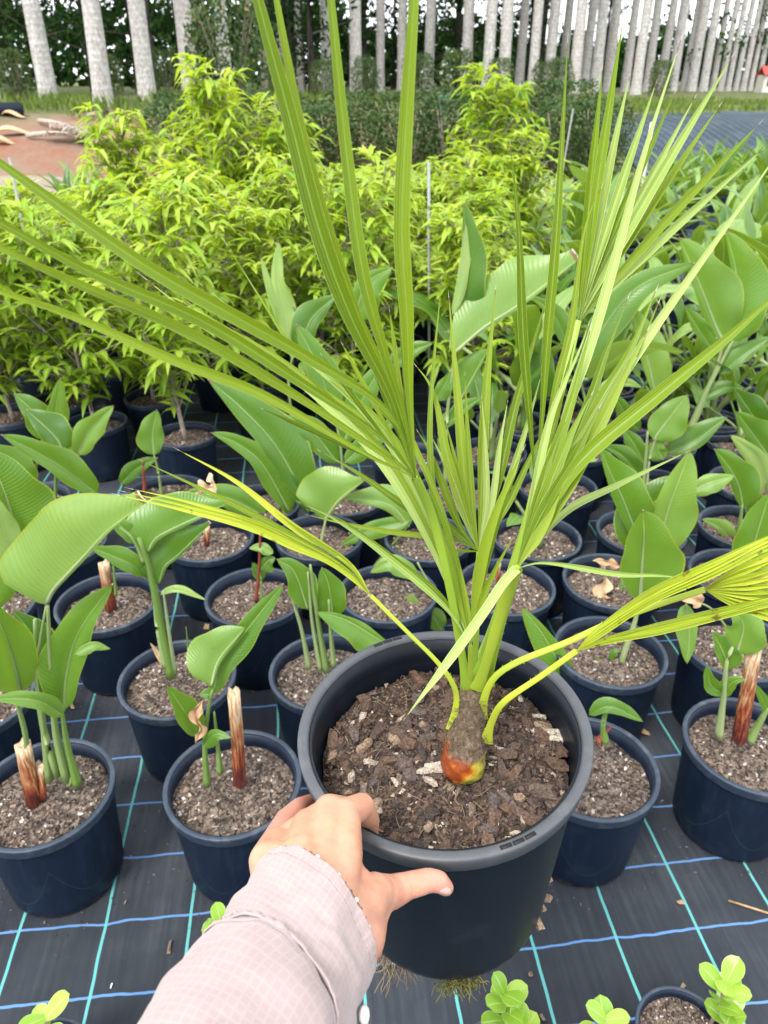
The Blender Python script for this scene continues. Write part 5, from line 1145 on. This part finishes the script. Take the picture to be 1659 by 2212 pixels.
f.seg(FULL, [(960, 1210), (935, 1060), (930, 880), (956, 582)], .72, 15, .5, .35); f.seg(FULL, [(965, 1200), (915, 1060), (880, 1000)], .62, 16, .42, .3); f.seg(FULL, [(985, 1210), (935, 1070), (905, 990)], .63, 14, .52, .3)
f.seg(FULL, [(1035, 1240), (1070, 1110), (1137, 956)], .60, 27, .58, .35); f.seg(FULL, [(1045, 1240), (1085, 1100), (1130, 985)], .61, 14, .45, .4); f.seg(FULL, [(1040, 1300), (1070, 1230), (1115, 1147)], .60, 15, .75, .4)
f.seg(FULL, [(1025, 1290), (1040, 1200), (1040, 1130)], .67, 8, .5, .4, 'straw')
f.seg(FULL, [(1012, 1330), (1000, 1260), (985, 1180)], .66, 12, .5, .35)
# 6: right-hand front fan, one segment bent down over the rim
f = Frond(c3, [(1005, 1650), (1070, 1440), (1150, 1170), (1235, 935)], .73, .60, 26, 26, .66, 9)
f.seg(FULL, [(1085, 1262), (1040, 1330), (960, 1440), (868, 1560)], .60, 27, .85, .2, 'palm_pale', prof=lambda u: (.8 if u < .5 else .8 * (1 - sstep(.5, 1, u)) ** .8) if u < 1 else 0)
f.seg(FULL, [(1180, 1216), (1330, 1240), (1420, 1243), (1510, 1252)], .62, 13, .8, .4, 'palm_pale'); f.seg(FULL, [(1220, 1107), (1330, 1050), (1493, 972)], .68, 17, .7, .4, 'palm_pale')
f.seg(FULL, [(1160, 1160), (1190, 1110), (1211, 1062)], .585, 24, .95, .3); f.seg(FULL, [(1155, 1130), (1228, 950), (1283, 842)], .60, 30, .8, .3); f.seg(FULL, [(1150, 1110), (1225, 900), (1255, 790), (1279, 696)], .62, 26, .5, .35)
f.seg(FULL, [(1168, 1110), (1265, 890), (1310, 760), (1363, 628)], .62, 28, .4, .35); f.seg(FULL, [(1182, 1110), (1290, 880), (1360, 760), (1424, 610)], .60, 32, .6, .3); f.seg(FULL, [(1192, 1110), (1312, 880), (1372, 770), (1431, 634)], .60, 28, .35, .35); f.seg(FULL, [(1188, 1120), (1300, 910), (1360, 790), (1407, 698)], .59, 34, .7, .3)
f.seg(FULL, [(1170, 1090), (1300, 880), (1420, 700), (1540, 530), (1659, 362), (1720, 270)], .60, 22, .78, .4, 'palm_pale'); f.seg(FULL, [(1180, 1110), (1260, 990), (1420, 855), (1560, 740), (1659, 652), (1760, 560)], .57, 36, .5, .45)
f.seg(FULL, [(1172, 1090), (1225, 890), (1272, 754), (1321, 589), (1392, 330), (1481, 56)], .66, 24, .80, .35, 'palm_pale'); f.seg(FULL, [(1150, 1080), (1190, 900), (1250, 760), (1275, 690)], .64, 18, .9, .4, 'palm_pale'); f.seg(FULL, [(1150, 1130), (1185, 1000), (1225, 900)], .61, 22, .62, .3); f.seg(FULL, [(1165, 1120), (1230, 1010), (1300, 870)], .59, 30, .5, .3)
# a second stalk running close beside it
f = Frond(c3, [(1060, 1620), (1100, 1440), (1170, 1180), (1240, 960)], .735, .62, 22, 16, .55, 9)
f.seg(FULL, [(1140, 1170), (1180, 1020), (1230, 860)], .63, 20, .45, .3); f.seg(FULL, [(1130, 1180), (1160, 1050), (1195, 900)], .635, 16, .6, .4)
# 7: yellowing frond to the left
f = Frond(FULL, [c2(848, 575), c2(872, 430), c2(850, 340), c3(760, 1480), c3(590, 1310), c3(375, 1095)], .735, .66, 16, 9, .75, 8, fm='palm_yellow')
f.seg(c5, [(1180, 1545), (1000, 1462), (800, 1375), (500, 1295), (150, 1215)], .64, 17, .5, .4); f.seg(c5, [(1200, 1550), (1000, 1455), (800, 1358), (500, 1275), (180, 1200)], .642, 15, .3, .4); f.seg(c5, [(1210, 1545), (1020, 1445), (800, 1345), (520, 1258), (215, 1188)], .645, 14, .7, .4)
f.seg(c5, [(1240, 1560), (1000, 1415), (700, 1255), (275, 1055)], .65, 15, .6, .5, 'palm'); f.seg(c5, [(1260, 1540), (1000, 1370), (740, 1165), (440, 1000)], .65, 17, .8, .5, 'palm_yellow'); f.seg(c5, [(1250, 1540), (1060, 1410), (900, 1290)], .65, 11, .85, .5, 'palm')
# 8: two yellow fronds to the right
f = Frond(FULL, [c2(995, 515), c2(1010, 420), c2(1060, 315), c2(1180, 235), c2(1420, 140), c6(640, 880), c6(950, 765), c6(1250, 668)], .735, .63, 17, 14, .9, 12, fm='palm_yellow')
for k, (x, y) in enumerate(((1659, 465), (1659, 520), (1659, 575), (1659, 625), (1659, 668), (1659, 712), (1659, 752), (1659, 800), (1659, 840))):
    f.seg(c6, [(1400, lerp(668, y, .42)), (x, y), (2050, lerp(668, y, 2.05))], .585, 24, (.5, .2, .8)[k % 3], .55)
f = Frond(FULL, [c2(1018, 635), c2(1050, 530), c2(1110, 435), c2(1290, 310), c2(1470, 182)], .73, .645, 19, 13, .8, 12, fm='palm_yellow')
for k in range(4): f.seg(c6, [(560 + 8 * k, 920 + 14 * k), (900, 690 + 16 * k), (1300, 500 + 24 * k), (1659, 330 + 26 * k), (2000, 200 + 40 * k)], .59, 19, (.4, .75, .25, .7)[k], .5)
for k in range(4): f.seg(c6, [(620, 1000 - 8 * k + 10), (1000, 925 - 9 * k), (1400, 830 - 12 * k), (1659, 775 - 16 * k), (2000, 730 - 20 * k)], .58, 19, (.8, .3, .6, .4)[k], .5)
# ---------------------------------------------------------------- hand and sleeve
per = empty('person', P(540, 2212, .42)); tag(per, 'pale pink sleeved arm of a person, hand gripping the pot rim', 'person')
po = per.location.copy()
def hp(x, y, d): return P(*c1(x, y), d) - po
def chain(mb, pts, rad, t=0.):
    """string of overlapping balls and cones: melted together by the voxel remesh"""
    for (a, ra), (b, rb) in zip(list(zip(pts, rad)), list(zip(pts, rad))[1:]):
        n = max(2, int((b - a).length / .004))
        for i in range(n + 1):
            u = i / n; mb.ball(a.lerp(b, u), lerp(ra, rb, u), 12, 8, t)
hb = MB(); mm = .001
chain(hb, [hp(650, 880, .525), hp(735, 560, .565), hp(745, 300, .605)], [19 * mm, 15 * mm, 13 * mm])             # index metacarpal
chain(hb, [hp(745, 300, .605), hp(850, 248, .632), hp(893, 335, .655), hp(900, 450, .675)], [13 * mm, 11.5 * mm, 10.5 * mm, 9 * mm])
chain(hb, [hp(560, 860, .522), hp(600, 560, .56), hp(640, 275, .605)], [20 * mm, 16 * mm, 13.5 * mm])
chain(hb, [hp(640, 275, .605), hp(735, 265, .65), hp(770, 350, .68), hp(790, 440, .70)], [13.5 * mm, 11 * mm, 10 * mm, 9 * mm])
chain(hb, [hp(470, 840, .522), hp(460, 560, .555), hp(500, 365, .602)], [20 * mm, 16 * mm, 13 * mm])
chain(hb, [hp(500, 365, .602), hp(610, 340, .655), hp(670, 420, .69)], [13 * mm, 10.5 * mm, 9.5 * mm])
chain(hb, [hp(380, 810, .525), hp(310, 620, .55), hp(310, 490, .592)], [19 * mm, 15.5 * mm, 12.5 * mm])
chain(hb, [hp(270, 740, .535), hp(235, 600, .555), hp(270, 500, .60)], [15 * mm, 14 * mm, 11.5 * mm])
chain(hb, [hp(270, 500, .602), hp(360, 340, .650), hp(450, 255, .690), hp(520, 225, .715)], [11.5 * mm, 10.5 * mm, 9.5 * mm, 8.5 * mm], .8)   # finger under the rim
chain(hb, [hp(560, 900, .52), hp(500, 700, .58), hp(520, 520, .61)], [22 * mm, 20 * mm, 14 * mm], .4)            # palm side
chain(hb, [hp(760, 1000, .53), hp(870, 880, .55), hp(930, 815, .568)], [21 * mm, 18 * mm, 16 * mm], .1)          # thenar and thumb
chain(hb, [hp(830, 1100, .53), hp(895, 960, .56), hp(950, 860, .578)], [20 * mm, 15.5 * mm, 14 * mm], .4)
chain(hb, [hp(935, 815, .57), hp(1040, 805, .588), hp(1150, 762, .596), hp(1290, 727, .602), hp(1350, 735, .604), hp(1395, 775, .607)], [15.5 * mm, 13.5 * mm, 11 * mm, 10 * mm, 9 * mm, 7.2 * mm], .35)
chain(hb, [hp(740, 640, .565), hp(800, 730, .56), hp(870, 800, .56)], [12 * mm, 13 * mm, 13 * mm], .1)
chain(hb, [hp(580, 900, .535), hp(440, 1180, .50), hp(290, 1480, .465)], [25 * mm, 25 * mm, 27 * mm])            # wrist and forearm inside the sleeve
chain(hb, [hp(690, 290, .608), hp(570, 330, .608), hp(400, 440, .603), hp(300, 500, .60)], [12.5 * mm, 13 * mm, 12.5 * mm, 11 * mm])      # flesh between the knuckles
chain(hb, [hp(670, 520, .575), hp(530, 540, .568), hp(390, 600, .562)], [14 * mm, 14.5 * mm, 14 * mm])
raw = hb.build('hand_raw', M['skin'])
md = raw.modifiers.new('r', 'REMESH'); md.mode = 'VOXEL'; md.voxel_size = .0012
md = raw.modifiers.new('s', 'SMOOTH'); md.iterations = 30; md.factor = .5
dg = bpy.context.evaluated_depsgraph_get(); hm = bpy.data.meshes.new_from_object(raw.evaluated_get(dg))
tones = [(V(v), t) for v, t in zip(hb.v[::7], hb.t[::7])]
bpy.data.objects.remove(raw)
from mathutils.kdtree import KDTree
kd = KDTree(len(tones))
for i, (v, t) in enumerate(tones): kd.insert(v, i)
kd.balance()
at = hm.attributes.get('tone') or hm.attributes.new('tone', 'FLOAT', 'POINT')
vals = []
for v in hm.vertices:
    near = kd.find_n(v.co, 10); vals.append(sum(tones[i][1] for _, i, _ in near) / len(near))
at.data.foreach_set('value', vals)
# creases over the joints, rosier knuckles
creases = [(hp(1255, 730, .60), hp(1350, 735, .603), 3, .0026), (hp(1110, 780, .59), hp(1200, 745, .598), 2, .0030), (hp(820, 250, .625), hp(875, 290, .645), 3, .0024), (hp(940, 815, .57), hp(1010, 805, .58), 2, .004), (hp(330, 385, .63), hp(400, 300, .66), 2, .003)]
for v, n_v in zip(hm.vertices, [x.vector.copy() for x in hm.vertex_normals]):
    for a_, b_, k_, gap in creases:
        c_ = (a_ + b_) / 2; d_ = (b_ - a_).normalized(); q_ = v.co - c_
        if q_.length > .02: continue
        s_ = q_.dot(d_) + .0006 * math.sin(q_.cross(d_).length * 900)
        for j in range(k_): v.co -= n_v * .00042 * math.exp(-((s_ - (j - (k_ - 1) / 2) * gap) / .00075) ** 2)
for i, v in enumerate(hm.vertices):
    for x_, y_, d_ in ((745, 290, .60), (640, 270, .60), (500, 360, .60), (300, 480, .59), (850, 245, .62), (1300, 725, .60), (1390, 775, .60)):
        vals[i] += .32 * math.exp(-((v.co - hp(x_, y_, d_)).length / .013) ** 2)
at.data.foreach_set('value', [min(1, x) for x in vals])
hm.polygons.foreach_set('use_smooth', [True] * len(hm.polygons))
if not hm.materials: hm.materials.append(M['skin'])
hm.name = 'hand'; hand = linked('hand', hm, per)
# thumb nail
tipc = hp(1392, 790, .6005); tdir = (hp(1440, 800, .604) - hp(1330, 775, .60)).normalized(); nrm = (hp(1395, 840, .592) - hp(1392, 770, .603)).normalized(); sdv = tdir.cross(nrm).normalized()
mb = MB(); rows = []
for i in range(7):
    u = i / 6 * 2 - 1; rows.append([tipc + tdir * .0052 * u + sdv * .0042 * v * math.sqrt(max(.15, 1 - .55 * max(0, u) ** 2)) + nrm * (.0036 - .0022 * v * v - .0006 * u * u) for v in rng(-1, 1, 6)])
mb.grid(rows); nl = mb.build('thumb_nail', M['nail'], hand); md = nl.modifiers.new('t', 'SOLIDIFY'); md.thickness = .0006

# sleeve: swept cloth tube with soft creases; the cuff is a second, slightly wider piece
axp = [hp(600, 865, .525), hp(440, 1140, .49), hp(285, 1440, .455), P(545, 2212, .42) - po, P(470, 2380, .375) - po, P(400, 2600, .33) - po]
axs = spline(axp, 60)
def frame(i, sp):
    tg = (sp[min(len(sp) - 1, i + 1)] - sp[max(0, i - 1)]).normalized(); g = to_cam(sp[i] + po); nn = (g - tg * g.dot(tg)).normalized(); return tg, nn, nn.cross(tg)
def surf(sub, n_u, u, a, rfun, seed, hem):
    i = min(len(sub) - 1, int(round(u * n_u))); p = sub[i]; tg, nn, sd = frame(i, sub)
    cr = .0034 * noise.noise(V((math.cos(a) * 1.5, math.sin(a) * 1.5, u * 4 + seed))) + .0017 * noise.noise(V((math.cos(a) * 4 + u * 4, math.sin(a) * 4, u * 9 + seed)))
    cr += .0016 * abs(noise.noise(V((math.cos(a) * 2.2 + u * 2.6, math.sin(a) * 2.2, u * 2.2 + seed + 7)))) * 2
    if hem: cr += hem(u, a)
    return p + (sd * math.cos(a) + nn * math.sin(a) * .84) * (rfun(u) + cr) + tg * (.012 + math.cos(a) * .014) + tg * .0035 * noise.noise(V((math.cos(a) * 1.3, math.sin(a) * 1.3, seed + 3)))
def cloth(name, i0, i1, rfun, seed, n=120, hem=None, stitch=()):
    sub = spline([axs[i] for i in range(i0, i1 + 1, 2)], 110); mb = MB(); rows = []; uvs = []; lens = 0
    for i, p in enumerate(sub):
        u = i / 110
        if i: lens += (p - sub[i - 1]).length
        rows.append([surf(sub, 110, u, 2 * math.pi * j / n, rfun, seed, hem) for j in range(n + 1)]); uvs.append([(j / n, lens * 2.6) for j in range(n + 1)])
    mb.grid(rows, uvs); o = mb.build(name, M['cloth'], per); md = o.modifiers.new('t', 'SOLIDIFY'); md.thickness = .0011; md.offset = -1
    for u0 in stitch:            # a row of small running stitches
        st = MB()
        for j in range(150):
            aa = [2 * math.pi * (j + q) / 150 for q in (0, .3, .62)]
            pts = [surf(sub, 110, u0, a_, rfun, seed, hem) for a_ in aa]; c_ = sub[int(u0 * 110)]
            st.tube([q + (q - c_).normalized() * .00022 for q in pts], .00026, 5)
        k = st.build('stitching', M['thread'], o); k['kind'] = 'stuff'
    return o
def pucker(u0, wd, amp, fr=75):
    return lambda u, a: amp * math.exp(-((u - u0) / wd) ** 2) * (.6 + .4 * math.sin(a * fr) * math.sin(a * 23 + 1))
CU = 26
def hemc(u, a): 
    v = 0
    for u0, w_, am in ((.012, .016, .0009), (.10, .006, -.0007), (.90, .006, -.0006), (.985, .014, .0013)): v += am * math.exp(-((u - u0) / w_) ** 2) * (.75 + .35 * math.sin(a * 61) * math.sin(a * 17 + 2))
    v += .0007 * math.exp(-((u - .05) / .05) ** 2) * math.sin(a * 43) + .0006 * math.exp(-((u - .94) / .05) ** 2) * math.sin(a * 37)
    return v
cuff = cloth('cuff', 0, CU, lambda u: lerp(.0500, .0530, u), 2, hem=hemc, stitch=(.10, .90))
sleeve = cloth('sleeve', CU - 4, 60, lambda u: lerp(.0512, .060, u), 9, stitch=(.16,))
# button tab on the cuff
tgv, nnv, sdv_ = frame(24, axs); c = axs[23] - sdv_ * .0535 + nnv * .006
mb = MB(); mb.lathe([(.0001, -.0012), (.0052, -.0012), (.0056, 0), (.0048, .0012), (.003, .0008), (.0001, .0008)], 18); bt = mb.build('button', M['button'], cuff); bt.location = P(*c1(868, 1600), .476) - po
bt.rotation_euler = (to_cam(bt.location + po) * .5 + V((.9, 0, 0))).to_track_quat('Z', 'Y').to_euler()
# bracelet of small beads just showing past the cuff
tgv, nnv, sdv_ = frame(0, axs); cen = axs[0] + tgv * -.000; mb = MB(); ring = []
for j in range(48):
    a = 2 * math.pi * j / 48; ring.append(cen - tgv * .0016 + tgv * (.012 + math.cos(a) * .014) + (sdv_ * math.cos(a) + nnv * math.sin(a) * .84) * .0478)
mb.tube(ring + [ring[0]], .0005, 6); br = mb.build('bracelet_cord', M['bead_brown'], per)
bw = MB(); bw.ball((0, 0, 0), .0017, 10, 8); bwm = bw.mesh('bead'); bwm.materials.append(M['bead']); bb_ = MB(); bb_.ball((0, 0, 0), .0013, 10, 8); bbm = bb_.mesh('bead'); bbm.materials.append(M['bead_brown'])
for j in range(48): o = linked('bead', bwm if j % 3 == 0 else bbm, br); o.location = ring[j]
